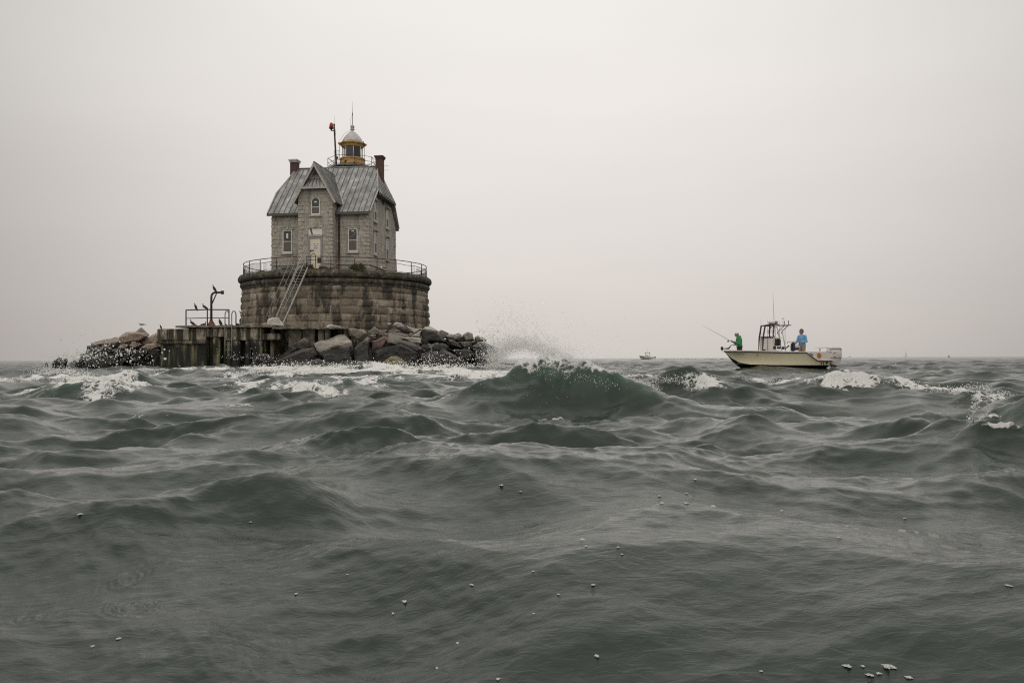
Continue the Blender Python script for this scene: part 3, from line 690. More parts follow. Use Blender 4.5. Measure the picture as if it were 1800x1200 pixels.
        if paper: bx(q, (-.10, -.05, mid + .28), (.08, -.033, mid + .72))
        else: bx(q, (-.11, -.05, z1 - (.42 if arch else .26)), (.11, -.033, z1 - (.30 if arch else .16)))
        q.build('paper_notice', M['white'], win)
        if cross:
            q = MB(); a, c = T(-.27, -.045, mid + .1), T(.27, -.045, z1 - .3); q.tube([a, c], .018, 4); q.build('lath', M['trim'], win)
        q = MB(); bx(q, (-w / 2 - .13, -.16, z0 - .15), (w / 2 + .13, -.0, z0 - .012)); q.build('sill', M['quoin'], win)
        q = MB()
        if arch:
            for i in range(n):
                (xa, za), (xb, zb) = pts[i], pts[i + 1]; k = 1.22
                q.ext([T(xa * 1.03, -.09, zs + (za - zs) * 1.03), T(xb * 1.03, -.09, zs + (zb - zs) * 1.03), T(xb * k, -.09, zs + (zb - zs) * k), T(xa * k, -.09, zs + (za - zs) * k)], T(0, .09, 0) - T(0, 0, 0))
            bx(q, (-.13, -.13, zs + w * .62), (.13, 0, zs + w * .62 + .3))
        else:
            bx(q, (-w / 2 - .17, -.10, z1 + .012), (w / 2 + .17, 0, z1 + .25)); bx(q, (-.14, -.15, z1 + .03), (.14, 0, z1 + .36))
            if face != 'r': bx(q, (-w / 2 - .17, -.16, z1 + .22), (w / 2 + .17, 0, z1 + .28))
            else: bx(q, (-w / 2 - .15, -.26, z1 + .0), (w / 2 + .15, 0, z1 + .10))
        q.build('lintel', M['quoin'], win)
        return win
    sash(-3.0, 1.92, 3.98, 'f', paper=True)['label'] = 'left ground floor window with taped notice'
    sash(3.0, 1.92, 3.98, 'f', cross=True)['label'] = 'right ground floor window with diagonal lath'
    sash(0.02, 5.05, 6.55, 'p', w=.80, arch=True)['label'] = 'arched window above the door'
    for y in (-2.7, 1.45):
        for z0, z1 in ((1.9, 4.0), (4.88, 6.75)):
            sash(y, z0, z1, 'r', w=.85)['label'] = '%s %s side window' % ('near' if y < 0 else 'far', 'lower' if z0 < 3 else 'upper')
    q = MB(); q.box2((-3.55, -4.76, -.02), (-2.55, -4.69, .62)); q.build('basement_opening', M['seam'], H)
    # entrance
    y = -5.9
    q = MB(); q.box2((-.47, y - .03, .35), (.47, y + .03, 2.98)); dr = q.build('door', M['dooryellow'], H)
    q = MB(); q.box2((-.62, y - .07, .35), (-.472, y + .01, 3.14)); q.box2((.472, y - .07, .35), (.62, y + .01, 3.14)); q.box2((-.47, y - .07, 2.99), (.47, y + .01, 3.14)); q.build('frame', M['frameblue'], dr)
    q = MB(); q.box2((-.45, y - .09, 1.93), (-.12, y - .035, 1.99)); q.box2((-.45, y - .07, 1.84), (-.37, y - .032, 1.92)); q.build('handle', M['black'], dr)
    q = MB(); q.box2((-.17, y - .045, 2.10), (.27, y - .031, 2.58)); sg = q.build('sign', M['white'], dr)
    q = MB()
    for x in (-.11, .03, .17): q.box2((x, y - .05, 2.50), (x + .07, y - .046, 2.545))
    q.box2((-.15, y - .05, 2.45), (-.10, y - .046, 2.52)); q.box2((.20, y - .05, 2.45), (.25, y - .046, 2.52))
    q.ext([(-.13, y - .05, 2.20), (.05, y - .05, 2.155), (.23, y - .05, 2.20), (.23, y - .05, 2.16), (.05, y - .05, 2.11), (-.13, y - .05, 2.16)], (0, .004, 0))
    dr_mark = q.build_pieces('sign_border', M['navy'], dr)
    me = text_mesh('NO', .2, 'sign_text'); t = link('sign_text', me, M['ink'], dr); t.location = (.05, y - .052, 2.335); t.rotation_euler = (math.pi / 2, 0, 0)
    q = MB(); q.box2((-.62, y - .05, 3.34), (.62, y + .01, 3.86)); tr = q.build('transom_panel', M['white'], H)
    q = MB(); q.ext([(-.50, y - .056, 3.855), (-.34, y - .056, 3.855), (-.20, y - .056, 3.345), (-.36, y - .056, 3.345)], (0, .005, 0)); q.build('stripe', M['stripe'], tr)
    q = MB(); q.box2((-.72, y - .14, 3.90), (.72, y, 4.14)); q.box2((-.16, y - .19, 3.96), (.16, y, 4.42)); q.box2((-.86, y - .10, 3.35), (-.66, y, 4.05)); q.box2((.66, y - .10, 3.30), (.86, y, 4.05)); q.box2((-.66, y - .10, 3.15), (.66, y, 3.33)); q.box2((-.9, y - .35, .0), (.9, y, .34))
    q.build_pieces('door_surround', M['quoin'], H)
    # chimneys
    for cx, zt in ((-4.12, 11.22), (4.16, 11.32)):
        q = MB(); q.box2((cx - .31, -.40, 6.9), (cx + .31, .40, zt)); ch = q.build('chimney', M['brick'], H)
        q = MB(); q.box2((cx - .37, -.46, zt - .14), (cx + .37, .46, zt + .001)); q.box2((cx - .43, -.52, zt + .002), (cx + .43, .52, zt + .12)); q.build('cap', M['brick'] if cx > 0 else M['dome'], ch)
        if cx > 0:
            q = MB()
            for z in (10.1, 10.5): q.tube([(cx + .3, -.1, z), (cx + .85, -.1, z + .02)], .015, 4)
            q.build_pieces('bracket', M['iron'], ch)
    # ---- lantern on the tower at the back
    LX, LY = -.02, 5.0
    q = MB(); n8 = R(22.5)
    q.lathe([(2.35, 11.30), (2.5, 11.36), (2.5, 11.50)], 8, (LX, LY, 0), a0=n8, sm=False); q.lathe([(1.5, 10.6), (2.3, 11.29)], 8, (LX, LY, 0), a0=n8, sm=False)
    q.build('gallery', M['seam'], H)
    q = MB(); q.lathe([(1.28, 11.52), (1.28, 11.60), (1.22, 11.62), (1.22, 12.36), (1.30, 12.40), (1.30, 12.50), (1.15, 12.52)], 8, (LX, LY, 0), a0=n8, sm=False)
    for a in range(8):
        an = n8 + a * math.pi / 4; x, yy = LX + 1.23 * math.cos(an), LY + 1.23 * math.sin(an); q.tube([(x, yy, 11.6), (x, yy, 12.4)], .025, 5)
    par = q.build('lantern_base', M['ochre'], H)
    q = MB(); q.box((LX - .35, LY - 1.18, 12.05), (.14, .1, .16)); q.build('vent', M['iron'], par)
    q = MB(); q.lathe([(.98, 12.5), (.98, 13.62)], 8, (LX, LY, 0), a0=n8, sm=False)
    # glazing: eight separate panes leave the sides open so the sky shows through the corners
    gl = NT('lantern_glass'); gl.t.nodes.remove(gl.b); tb = gl.n('ShaderNodeBsdfTransparent'); tb.inputs[0].default_value = (.75, .76, .74, 1); gs = gl.n('ShaderNodeBsdfGlossy'); gs.inputs['Roughness'].default_value = .05
    mxs = gl.n('ShaderNodeMixShader'); mxs.inputs[0].default_value = .12; gl.l(tb.outputs[0], mxs.inputs[1]); gl.l(gs.outputs[0], mxs.inputs[2]); gl.l(mxs.outputs[0], gl.o.inputs[0])
    lan = MB(); 
    for a in range(8):
        an = n8 + a * math.pi / 4; x, yy = LX + 1.0 * math.cos(an), LY + 1.0 * math.sin(an); lan.tube([(x, yy, 12.5), (x, yy, 13.64)], .035, 6)
    lt = empty('lantern_room', (0, 0, 0)); lt.parent = H; lan.build_pieces('glazing_bar', M['white'], lt)
    for a in range(8):
        a0, a1 = n8 + a * math.pi / 4, n8 + (a + 1) * math.pi / 4; w = MB()
        p0, p1 = Vector((LX + .98 * math.cos(a0), LY + .98 * math.sin(a0), 12.5)), Vector((LX + .98 * math.cos(a1), LY + .98 * math.sin(a1), 12.5))
        w.add([p0, p1, p1 + Vector((0, 0, 1.12)), p0 + Vector((0, 0, 1.12))], [(0, 1, 2, 3)])
        dark = a in (5, 6)      # the two panes that face the sea are blacked out
        w.build('pane', M['glass'] if dark else gl.m, lt)
    q = MB(); q.lathe([(.5, 12.5), (.5, 12.6), (.12, 12.65), (.12, 12.8), (.2, 12.84), (.22, 13.2), (.1, 13.3)], 12, (LX, LY, 0)); q.build('lamp', M['seam'], lt)
    q = MB(); q.lathe([(1.06, 13.62), (1.12, 13.70), (1.18, 13.80), (1.40, 13.92), (1.42, 14.00), (1.22, 14.08), (1.05, 14.12)], 8, (LX, LY, 0), a0=n8, sm=False)
    for a in range(8):
        an = n8 + a * math.pi / 4; q.box((LX + 1.36 * math.cos(an), LY + 1.36 * math.sin(an), 14.03), (.1, .1, .14))
    q.build('cornice', M['ochre'], H)
    q = MB(); q.lathe([(1.06, 14.10), (1.03, 14.22), (.95, 14.42), (.80, 14.66), (.60, 14.90), (.42, 15.08), (.28, 15.20), (.17, 15.26)], 32, (LX, LY, 0)); dm = q.build('dome', M['dome'], H)
    q = MB(); q.lathe([(.2, 15.24), (.12, 15.30), (.11, 15.40), (.24, 15.46), (.24, 15.50), (.10, 15.56)] + [(max(.05, .21 * math.sin(t)), 15.74 - .2 * math.cos(t)) for t in np.linspace(.4, math.pi - .15, 9)], 16, (LX, LY, 0)); q.build('finial', M['dome'], dm)
    q = MB(); q.tube([(LX, LY, 15.9), (LX, LY, 16.95)], .03, 6); q.tube([(LX, LY, 16.9), (LX, LY, 17.15)], .045, 6); q.tube([(LX, LY, 17.1), (LX - .02, LY, 18.3)], [.02, .008], 5)
    q.tube([(LX - .14, LY - .1, 15.3), (LX - .16, LY - .1, 16.5), (LX, LY, 16.9)], .01, 4); q.tube([(LX - .15, LY - .1, 15.4), (LX - .6, LY - .7, 14.9), (LX - 1.1, LY - .8, 14.1)], .012, 4)
    q.build('lightning_rod', M['iron'], dm)
    # gallery railing
    q = MB(); pts = [(LX + 2.42 * math.cos(n8 + a * math.pi / 4), LY + 2.42 * math.sin(n8 + a * math.pi / 4)) for a in range(9)]
    for z in (12.42, 11.95, 11.6): q.tube([(x, yy, z) for x, yy in pts], .022, 5)
    for i in range(8):
        x, yy = pts[i]; q.tube([(x, yy, 11.5), (x, yy, 12.44)], .028, 5)
        if i in (3, 4, 7, 0): q.tube([(x, yy, 12.42), (pts[i + 1][0], pts[i + 1][1], 11.6)], .018, 4)
    # taller rail at the left of the lantern
    q.tube([(LX - 1.75, LY - .4, 11.5), (LX - 1.75, LY - .4, 13.3), (LX - 1.15, LY - .4, 13.3)], .022, 5); q.tube([(LX - 1.35, LY - .4, 11.5), (LX - 1.35, LY - .4, 13.3)], .018, 5)
    for sx in (-1.28, 1.3): q.tube([(LX + sx, LY - .2, 12.4), (LX + sx, LY - .2, 13.95)], .022, 5)
    q.build('gallery_railing', M['iron'], H)
    return H
build_house()

# beacon mast clamped to the gallery
def build_beacon():
    D = 84.2
    b = P(592, 291, D); t = P(587.3, 219, D)
    o = empty('beacon_mast', b, 0, 'leaning black beacon mast with red lens beside the lantern', 'beacon')
    L = lambda p: Vector(p) - b
    q = MB(); q.tube([L(b) - Vector((0, 0, .9)), L(t)], [.10, .075], 8); q.lathe([(.1, -.04), (.1, .05)], 8, L(t)); q.box(L(P(592.6, 277.5, D - .1)), (.2, .2, .2)); q.build('pole', M['iron'], o)
    q = MB(); q.tube([L(P(588, 230, D)), L(P(581.5, 229.5, D))], .05, 6); q.tube([L(P(588.5, 238, D - .12)), L(P(588, 228, D - .12))], .09, 6); q.build('bracket', M['iron'], o)
    q = MB(); c = L(P(582.3, 228.5, D)); q.lathe([(.08, 0), (.1, .08), (.22, .12), (.24, .2), (.2, .24)], 12, c); q.build('lamp_base', M['iron'], o)
    q = MB(); q.lathe([(.19, .24), (.2, .4), (.16, .56), (.15, .66), (.1, .70)], 12, c); q.build('red_lens', M['red'], o)
    q = MB(); q.tube([L(t), L(P(588.6, 203, D))], [.014, .008], 4); q.build('whip_antenna', M['darkalu'], o)
build_beacon()

# ------------------------------------------------------------------ railing round the platform
def build_railing():
    o = empty('platform_railing', (PIER.x, PIER.y, PZ), 0, 'bent rusty iron railing circling the top of the round pier', 'railing')
    rng = random.Random(8); Rr = 8.42; n = 26; H_ = 1.12
    pt = lambda a, z, r=Rr: Vector((r * math.cos(a), r * math.sin(a), z))
    gap = (R(-101.5), R(-95.5))            # where the stair comes up
    for k, (z, rr) in enumerate(((H_, .034), (.80, .02), (.14, .02))):
        pts = []
        for i in range(181):
            a = gap[1] + (2 * math.pi - (gap[1] - gap[0])) * i / 180; pts.append(pt(a, z + .03 * math.sin(i * .7 + k) * (k > 0), Rr + .03 * math.sin(i * .33)))
        q = MB(); q.tube(pts, rr, 6); q.build('rail', M['iron'] if k != 1 else M['iron'], o)
    for i in range(n + 1):
        a = gap[1] + (2 * math.pi - (gap[1] - gap[0])) * i / n; lean = rng.uniform(-.03, .03)
        q = MB(); q.tube([pt(a, -.05), pt(a + lean * .12, H_ + .02)], .036, 6); q.build('post', M['rust'] if i in (2, 26, 21, 7) or abs(a - R(-4)) < .12 else M['iron'], o)
    for i in range(n):                                   # surviving baluster panels
        a0 = gap[1] + (2 * math.pi - (gap[1] - gap[0])) * i / n; a1 = a0 + (2 * math.pi - (gap[1] - gap[0])) / n
        am = math.degrees((a0 + a1) / 2) % 360
        if 262 < am < 332 or am < 4: continue            # lost along the front
        q = MB(); m_ = 14
        for j in range(1, m_):
            if rng.random() < .12: continue
            a = a0 + (a1 - a0) * j / m_; q.tube([pt(a, .14), pt(a + rng.uniform(-.002, .002), .80)], .009, 4)
        q.build('baluster_panel', M['iron'], o)
    q = MB(); a = R(-5)
    q.tube([pt(a, .15), pt(a - .25, .55), pt(a - .3, .5)], .022, 5); q.tube([pt(a - .1, .12), pt(a + .1, .5)], .018, 5); q.build('bent_rail', M['iron'], o)
    # black sign box hung on the front rail
    q = MB(); c = pt(R(-88.2), .78, Rr + .06); q.box(c, (.34, .05, .46)); q.build('hanging_frame', M['black'], o)
build_railing()
# ------------------------------------------------------------------ reef under everything
def build_reef():
    n = 90; xs = np.linspace(-48, 4, n); ys = np.linspace(60, 96, n); X, Y = np.meshgrid(xs, ys)
    d1 = np.hypot((X + 13.5) / 15.5, (Y - 78) / 17.0); d2 = np.hypot((X + 31) / 9.0, (Y - 74) / 6.5)
    Z = -1.6 + 4.7 * np.clip(1.25 - d1 ** 2, 0, 1) ** .8; Z = np.maximum(Z, -1.6 + 4.1 * np.clip(1.1 - d2 ** 2, 0, 1)) + .35 * fbm(X * .5, Y * .5, 4)
    Z = np.where(X > -9.5, np.minimum(Z, (Y - 62.5) * .42), np.where(X > -25, np.minimum(Z, (Y - 68.5) * .6 - .8), np.minimum(Z, (Y - 67) * .7 - .3)))
    Z = np.where(X > -7.5, Z - (X + 7.5) * .9, Z)
    link('reef', grid_mesh('reef', X, Y, Z, smooth=False), M['rk_dark'])['kind'] = 'structure'
build_reef()

# ------------------------------------------------------------------ concrete landing
DD = 66.5
def dx_(px, D=DD): return P(px, 600, D).x
def dz_(py, px=450, D=DD): return P(px, py, D).z
def build_dock():
    o = empty('concrete_landing', (dx_(365), DD, 0), 0, 'stained concrete landing dock with dark algae covered front', 'dock')
    org = Vector((dx_(365), DD, 0))
    def B(px0, px1, py0, py1, y0, y1, mb, bev=0.03):
        mb.box2(Vector((dx_(px0), DD + y0, dz_(py0, px0) if py0 is not None else -1.5)) - org, Vector((dx_(px1), DD + y1, dz_(py1, px1) if py1 is not None else -1.5)) - org, bev=bev)
    rng = random.Random(4)
    q = MB(); B(281, 362, 605, None, .15, 7.0, q); q.build('left_foundation', M['dock'], o)
    q = MB(); B(277, 333, 578, 598, -.12, 6.8, q, .06); q.build('cap_block', M['dock'], o)
    q = MB(); B(275, 363, 598.6, 604.6, -.05, 6.8, q, .05); B(331, 363, 576.4, 598, .05, 6.8, q, .05); q.build('upper_wall', M['dock'], o)
    q = MB(); B(363.3, 394, 576.4, 592, -.05, 6.8, q, .05); B(394.3, 459, 576.4, 598, -.08, 6.8, q, .05); q.build('crown_wall', M['dock'], o)
    # back wall of the recesses and the vertical ribs left by the sheet piling
    q = MB(); B(362.5, 461, 592.4, None, .85, 6.9, q, 0); q.build('recessed_wall', M['dock'], o)
    for a, c, t in ((374, 386, 591.5), (393, 397, 597), (397.5, 406.5, 597), (407, 421, 597), (431, 440, 597), (444, 459, 597)):
        q = MB(); B(a, c, t + 1, None, .0, .84, q, .08); q.build('pile', M['dock'], o)
    q = MB()                                   # slumped skirt at the right end
    z1 = dz_(598); q.ext([Vector((dx_(440), DD - .02, z1)) - org, Vector((dx_(455), DD - .02, z1)) - org, Vector((dx_(461), DD - .02, dz_(612))) - org, Vector((dx_(460), DD - .02, dz_(628))) - org, Vector((dx_(447), DD - .02, dz_(632))) - org], (0, .5, 0)); q.build('skirt', M['dock'], o)
    # right bay: masonry columns and a stub beam under the slab
    q = MB(); B(461, 612, 577, None, 2.6, 7, q, 0); q.build('back_wall', M['dock'], o)
    for a, c, t, d in ((501, 525, None, 1.0), (528, 549, None, .7), (556, 566, None, .5), (567.5, 576, None, .6), (468, 474, None, 1.0), (601, 611, None, .7)):
        q = MB(); B(a, c, 577.2, None, d, d + .9, q, .06); q.build('column', M['dockslab'], o)
    q = MB(); B(457, 489, 585.5, 597, .35, 1.7, q, .06); q.build('beam', M['dock'], o)
    # slab
    def slab(pa, pb, ya, yb, y0, name):
        nx = 60; b = MB(); xs = np.linspace(dx_(pa), dx_(pb), nx); r2 = random.Random(9)
        prof = []
        for i, x in enumerate(xs):
            j = r2.uniform(-.06, .05); prof.append([(x, DD + y0 + j, dz_(ya + 2.8, pa) - r2.uniform(0, .05)), (x, DD + y0 + j, dz_(ya, pa) + r2.uniform(-.02, .02)), (x, DD + 8, dz_(ya, pa)), (x, DD + 8, dz_(ya + 2.8, pa))])
        vs = [Vector(p) - org for r in prof for p in r]; fs = []
        for i in range(nx - 1):
            for k in range(4): fs.append((i * 4 + k, i * 4 + (k + 1) % 4, (i + 1) * 4 + (k + 1) % 4, (i + 1) * 4 + k))
        fs += [(3, 2, 1, 0), tuple((nx - 1) * 4 + k for k in range(4))]
        b.add(vs, fs); b.build(name, M['dockslab'], o)
    slab(312, 480, 572.6, 0, -.42, 'slab'); slab(480.2, 612, 575.0, 0, -.25, 'slab')
    # broken strips of kerb standing on the slab edge
    for px, w in ((340, 10), (357, 6), (388, 9), (405, 7), (432, 8), (470, 7), (505, 12)):
        q = MB(); x = dx_(px); q.box(Vector((x, DD + .1, dz_(572.0, px))) - org, (w / 22.5, .25, rng.uniform(.08, .16)), Matrix.Rotation(rng.uniform(-.1, .1), 3, 'Y'), bev=.02); q.build('kerb_fragment', M['dockslab'], o)
build_dock()
SLAB = dz_(572.6, 390)          # walking level of the landing

def build_dock_ladder():
    D = DD - .5; b = P(401, 574, D); o = empty('dock_ladder', (b.x, b.y, 0), 0, 'slim grey ladder with two hoops on the face of the landing', 'ladder')
    L = lambda px, py, y=0: P(px, py, D + y) - Vector((b.x, b.y, 0))
    for x0, x1, y0, yb in ((395.5, 402.5, 546.5, 623), (407.3, 414.8, 546.5, 627)):
        q = MB(); xm = (x0 + x1) / 2; r = (x1 - x0) / 2
        pts = [L(x0, yb)] + [L(x0, y) for y in (600, 580, y0 + 7)]
        pts += [L(xm - r * math.cos(t), y0 + 7 - 7 * math.sin(t), .1) for t in np.linspace(.4, math.pi - .4, 7)] + [L(x1, y0 + 7, .3), L(x1, 573, .9)]
        q.tube(pts, .045, 6)
        h = q.build('hoop_rail', M['darkalu'], o)
    for y in (605.5, 614.5, 597): q = MB(); q.tube([L(395.5, y), L(407.3, y)], .03, 6); q.build('rung', M['darkalu'], o)
build_dock_ladder()

def build_davit():
    D = DD + 1.8; b = P(371.5, 573, D); o = empty('davit', b, 0, 'black curved davit post with cone base on the landing', 'davit')
    L = lambda px, py: P(px, py, D) - b
    q = MB(); q.tube([L(371.5, 571), L(371.5, 525)] + [L(379 - 7.5 * math.cos(t), 521.5 - 7.5 * math.sin(t)) for t in np.linspace(.2, 1.5, 6)] + [L(384, 514), L(390.5, 513.8)], [.10, .09] + [.085] * 8, 10)
    q.lathe([(.12, -.14), (.13, .14)], 8, L(391, 514)); q.build('post', M['iron'], o)
    q = MB(); q.tube([L(373, 533), L(380.5, 516)], .05, 6); q.build('brace', M['iron'], o)
    q = MB(); q.lathe([(.36, 0), (.36, .04), (.14, .42), (.12, .52)], 12, L(371.5, 573.5), sm=False); q.build('cone_base', M['rust'], o); 
    q = MB(); q.lathe([(.40, -.02), (.40, .04)], 12, L(371.5, 573.5), sm=False); q.build('base_plate', M['iron'], o)
    return
build_davit()
def build_dock_rail():
    D = DD + 1.2; b = P(327, 573, D); o = empty('dock_railing', b, 0, 'plain black tube railing beside the davit on the landing', 'railing')
    L = lambda px, py, y=0: P(px, py, D + y) - b
    for px, y1 in ((327, 545), (364.5, 544.3), (402.5, 544.3)):
        q = MB(); q.tube([L(px, 574), L(px, y1)], .052, 6); q.build('post', M['iron'], o)
    for a, c in ((544.9, 544), (559.5, 558.5)):
        q = MB(); q.tube([L(326.6, a), L(364.5, c), L(403, c + .3)], .045 if a < 550 else .03, 6); q.build('rail', M['iron'], o)
build_dock_rail()

def build_stair():
    bot = Vector((P(478, 570, 68.9).x, 68.9, SLAB)); topz = PZ + .15
    top = Vector((P(524, 480, 71.45).x, 71.5, topz)); o = empty('access_stair', bot, 0, 'steep grey aluminium stair with handrails leaning on the round pier', 'stairs')
    d = top - bot; W = Vector((1, -.15, 0)).normalized() * .82
    up = Vector((-.42, -.35, .78)) * 1.05
    for k, s in ((0, 0), (1, 1)):
        base = W * s
        q = MB(); q.tube([base, base + d * 1.0], .055, 6, sm=False); q.tube([base + Vector((0, 0, -.16)), base + d + Vector((0, 0, -.16))], .03, 4); q.build('stringer', M['alu'], o)
        q = MB(); q.tube([base + up * .9 - d * .02, base + up + d * 1.02, base + up + d * 1.08 + Vector((.15, .3, .0))], .032, 6)
        q.tube([base + up * .5, base + up * .5 + d], .022, 6)
        for t in (.05, .35, .65, .97): q.tube([base + d * t, base + d * t + up], .026, 5)
        q.build('handrail', M['alu'] if k else M['darkalu'], o)
    for i in range(1, 20):
        q = MB(); p = d * (i / 20); q.box(p + W / 2, (.80, .16, .035)); q.build('tread', M['darkalu'], o)
    q = MB(); e = W + d; q.tube([e + Vector((.25, .1, 0)), e + Vector((.25, .1, 1.0)), e + Vector((.35, .1, 1.15)), e + Vector((.55, .1, 1.15)), e + Vector((.65, .1, 1.0)), e + Vector((.65, .1, 0))], .03, 6); q.build('top_hoop', M['iron'], o)
build_stair()

# ------------------------------------------------------------------ rocks
def rock_mesh(pts, seed, det=.12, cuts=2, rough=.06):
    bm = bmesh.new()
    for p in pts: bm.verts.new(p)
    r = bmesh.ops.convex_hull(bm, input=bm.verts[:])
    bmesh.ops.delete(bm, geom=[g for g in r['geom_interior'] if isinstance(g, bmesh.types.BMVert) and g.is_valid], context='VERTS')
    for v in [v for v in bm.verts if not v.link_faces]: bm.verts.remove(v)
    bmesh.ops.dissolve_limit(bm, angle_limit=R(12), verts=bm.verts[:], edges=bm.edges[:])
    try: bmesh.ops.bevel(bm, geom=bm.edges[:], offset=det * .12, segments=1, affect='EDGES', clamp_overlap=True)
    except Exception: pass
    bmesh.ops.triangulate(bm, faces=bm.faces[:])
    for _ in range(6):                         # split what is still long
        es = [e for e in bm.edges if e.calc_length() > .30]
        if not es: break
        bmesh.ops.subdivide_edges(bm, edges=es, cuts=1); bmesh.ops.triangulate(bm, faces=[f for f in bm.faces if len(f.verts) > 3])
    off = Vector((seed * 7.7, seed * 3.1, seed * 1.9)); bm.normal_update()
    mv = []
    for v in bm.verts:
        p = v.co + off
        n = mnoise.fractal(p * 1.1, 1.0, 2.0, 5) * rough + abs(mnoise.noise(p * .7)) * -.16 + mnoise.noise(p * 4.1) * .04
        mv.append(v.co + v.normal * n)
    for v, c in zip(bm.verts, mv): v.co = c
    for f in bm.faces: f.smooth = False
    me = bpy.data.meshes.new('boulder'); bm.to_mesh(me); bm.free()
    return me
def FA(u, v): return 430 + u / 8.18, 550 + v / 8.18
def FB(u, v): return 620 + u / 6.43, 550 + v / 6.43
def FC(u, v): return 80 + u / 8.18, 550 + v / 8.18
_seed = [0]
def rock(fr, pts, D, T, mat, label, group=None, name='boulder', tilt=0.0, sink=0):
    """front outline with its own distance; the same outline, smaller, thickness T behind it"""
    _seed[0] += 1; rng = random.Random(_seed[0] * 13)
    q = [(*fr(*p[:2]), p[2] if len(p) > 2 else None) for p in pts]
    cx = sum(p[0] for p in q) / len(q); cy = sum(p[1] for p in q) / len(q)
    W = []
    for px, py, dz in q:
        # lower points of a boulder come forward a little, upper ones lean back
        lean = ((cy - py) / 22.0) * .35 if dz is None else dz
        W.append(P(px, py, D + lean + rng.uniform(-.08, .08)))
        w2 = P(cx + (px - cx) * .80, cy + (py - cy) * .86 + 1, D + T * rng.uniform(.85, 1.1)); W.append(w2)
        if dz is None: W.append(P(cx + (px - cx) * .72, cy + (py - cy) * .72, D - T * .22))
    if sink: W += [Vector((w.x, w.y, w.z - sink)) for w in W[::3]]
    c = sum(W, Vector()) / len(W); zb = min(w.z for w in W); org = Vector((c.x, c.y, zb))
    me = rock_mesh([w - org for w in W], _seed[0]); o = link(name, me, M[mat]); o.location = org
    o['label'] = label; o['category'] = 'boulder'; o['group'] = group or 'riprap boulders around the pier'
    return o
GL = 'boulders piled left of the landing'
# --- right of the landing
rock(FA, [(70, 745), (200, 565), (350, 572), (385, 690), (300, 860), (60, 860)], 63.8, 1.6, 'rk_brown', 'brown leaning wedge of rock at the foot of the landing, with a pale left edge')
rock(FA, [(400, 700), (600, 590), (850, 500), (1000, 490), (1050, 600), (1000, 700), (700, 860), (430, 860)], 64.2, 2.0, 'rk_brown', 'broad brown boulder low in the foam just left of the big tilted slab')
rock(FA, [(600, 500), (850, 352), (940, 405), (965, 490), (800, 540)], 65.9, 1.4, 'rk_grey', 'square topped grey boulder against the dock columns above the broad brown one')
rock(FA, [(430, 660), (690, 462), (755, 512), (600, 640), (470, 720)], 65.2, 1.0, 'rk_dark', 'thin dark slab leaning up to the right below the dock columns')
def big_slab():
    pts = [(980, 430, 1.6), (1440, 290, 1.7), (1545, 400, .3), (1050, 560, .0), (1010, 500, .8)]
    rock(FA, pts + [(1060, 640, .2), (1575, 520, .5), (1560, 880, .5), (1330, 900, .3)], 65.0, 2.2, 'rk_pale', 'largest slab of the riprap, pale sloping top over a black front')
big_slab()
rock(FA, [(1060, 590), (1560, 430), (1600, 900), (1150, 900)], 65.05, 1.5, 'rk_dark', 'black wet block directly under the largest pale slab')
rock(FA, [(590, 800), (780, 710), (960, 668), (1080, 655), (1250, 700), (1345, 745), (1320, 880), (600, 880)], 62.6, 2.2, 'rk_slate', 'low smooth slate grey boulder lapped by foam')
rock(FA, [(1140, 214), (1220, 148), (1350, 190), (1465, 214), (1300, 235)], 67.6, 1.3, 'rk_white', 'pale peaked boulder lying on the right end of the landing slab')
rock(FA, [(298, 190), (330, 90), (400, 52), (490, 62), (555, 130), (572, 190)], 67.4, 1.2, 'rk_white', 'pale dome shaped boulder on the slab at the foot of the stair')
rock(FA, [(1480, 222), (1560, 203), (1700, 240), (1762, 290), (1650, 400), (1500, 340)], 66.6, 1.5, 'rk_grey', 'flat grey boulder at the end of the landing slab')
rock(FB, [(8, 400), (160, 255), (190, 272), (190, 340), (120, 420), (190, 700), (50, 700)], 64.4, 1.4, 'rk_grey', 'upright fin shaped rock right of the largest slab')
rock(FB, [(160, 215), (240, 148), (322, 200), (330, 245), (200, 260)], 67.4, 1.3, 'rk_grey', 'grey peaked boulder against the bottom course of the pier')
rock(FB, [(368, 220), (400, 150), (432, 138), (505, 175), (512, 225)], 68.0, 1.3, 'rk_dark', 'dark round boulder under the pale egg shaped one')
rock(FB, [(448, 135), (490, 103), (550, 108), (592, 165), (520, 185)], 69.2, 1.2, 'rk_pale', 'pale egg shaped boulder against the right side of the pier')
rock(FB, [(368, 115), (425, 100), (455, 130), (400, 150)], 70.0, 1.0, 'rk_pale', 'small pale boulder just left of the egg shaped one')
rock(FB, [(605, 140), (720, 165), (795, 180), (700, 240), (622, 200)], 69.0, 1.4, 'rk_white', 'long bright boulder under the right edge of the pier')
rock(FB, [(205, 318), (330, 290), (385, 250), (405, 300), (335, 400), (215, 425)], 64.8, 1.2, 'rk_red', 'reddish boulder in the middle of the right-hand pile')
rock(FB, [(200, 430), (400, 335), (545, 315), (720, 425), (790, 425), (775, 700), (600, 720), (230, 720)], 64.4, 2.4, 'rk_dark', 'huge black wet boulder filling the centre of the right-hand pile')
rock(FB, [(370, 300, .9), (410, 228, 1.6), (560, 262, 1.6), (700, 400, 0), (800, 402, 0), (720, 428, -.1), (540, 330, .1), (400, 330, .2)], 64.1, 1.0, 'rk_grey', 'grey slab draped over the huge black boulder')
rock(FB, [(540, 262), (640, 268), (775, 283), (785, 350), (650, 352)], 65.3, 1.5, 'rk_pale', 'pale flat boulder behind the draped slab')
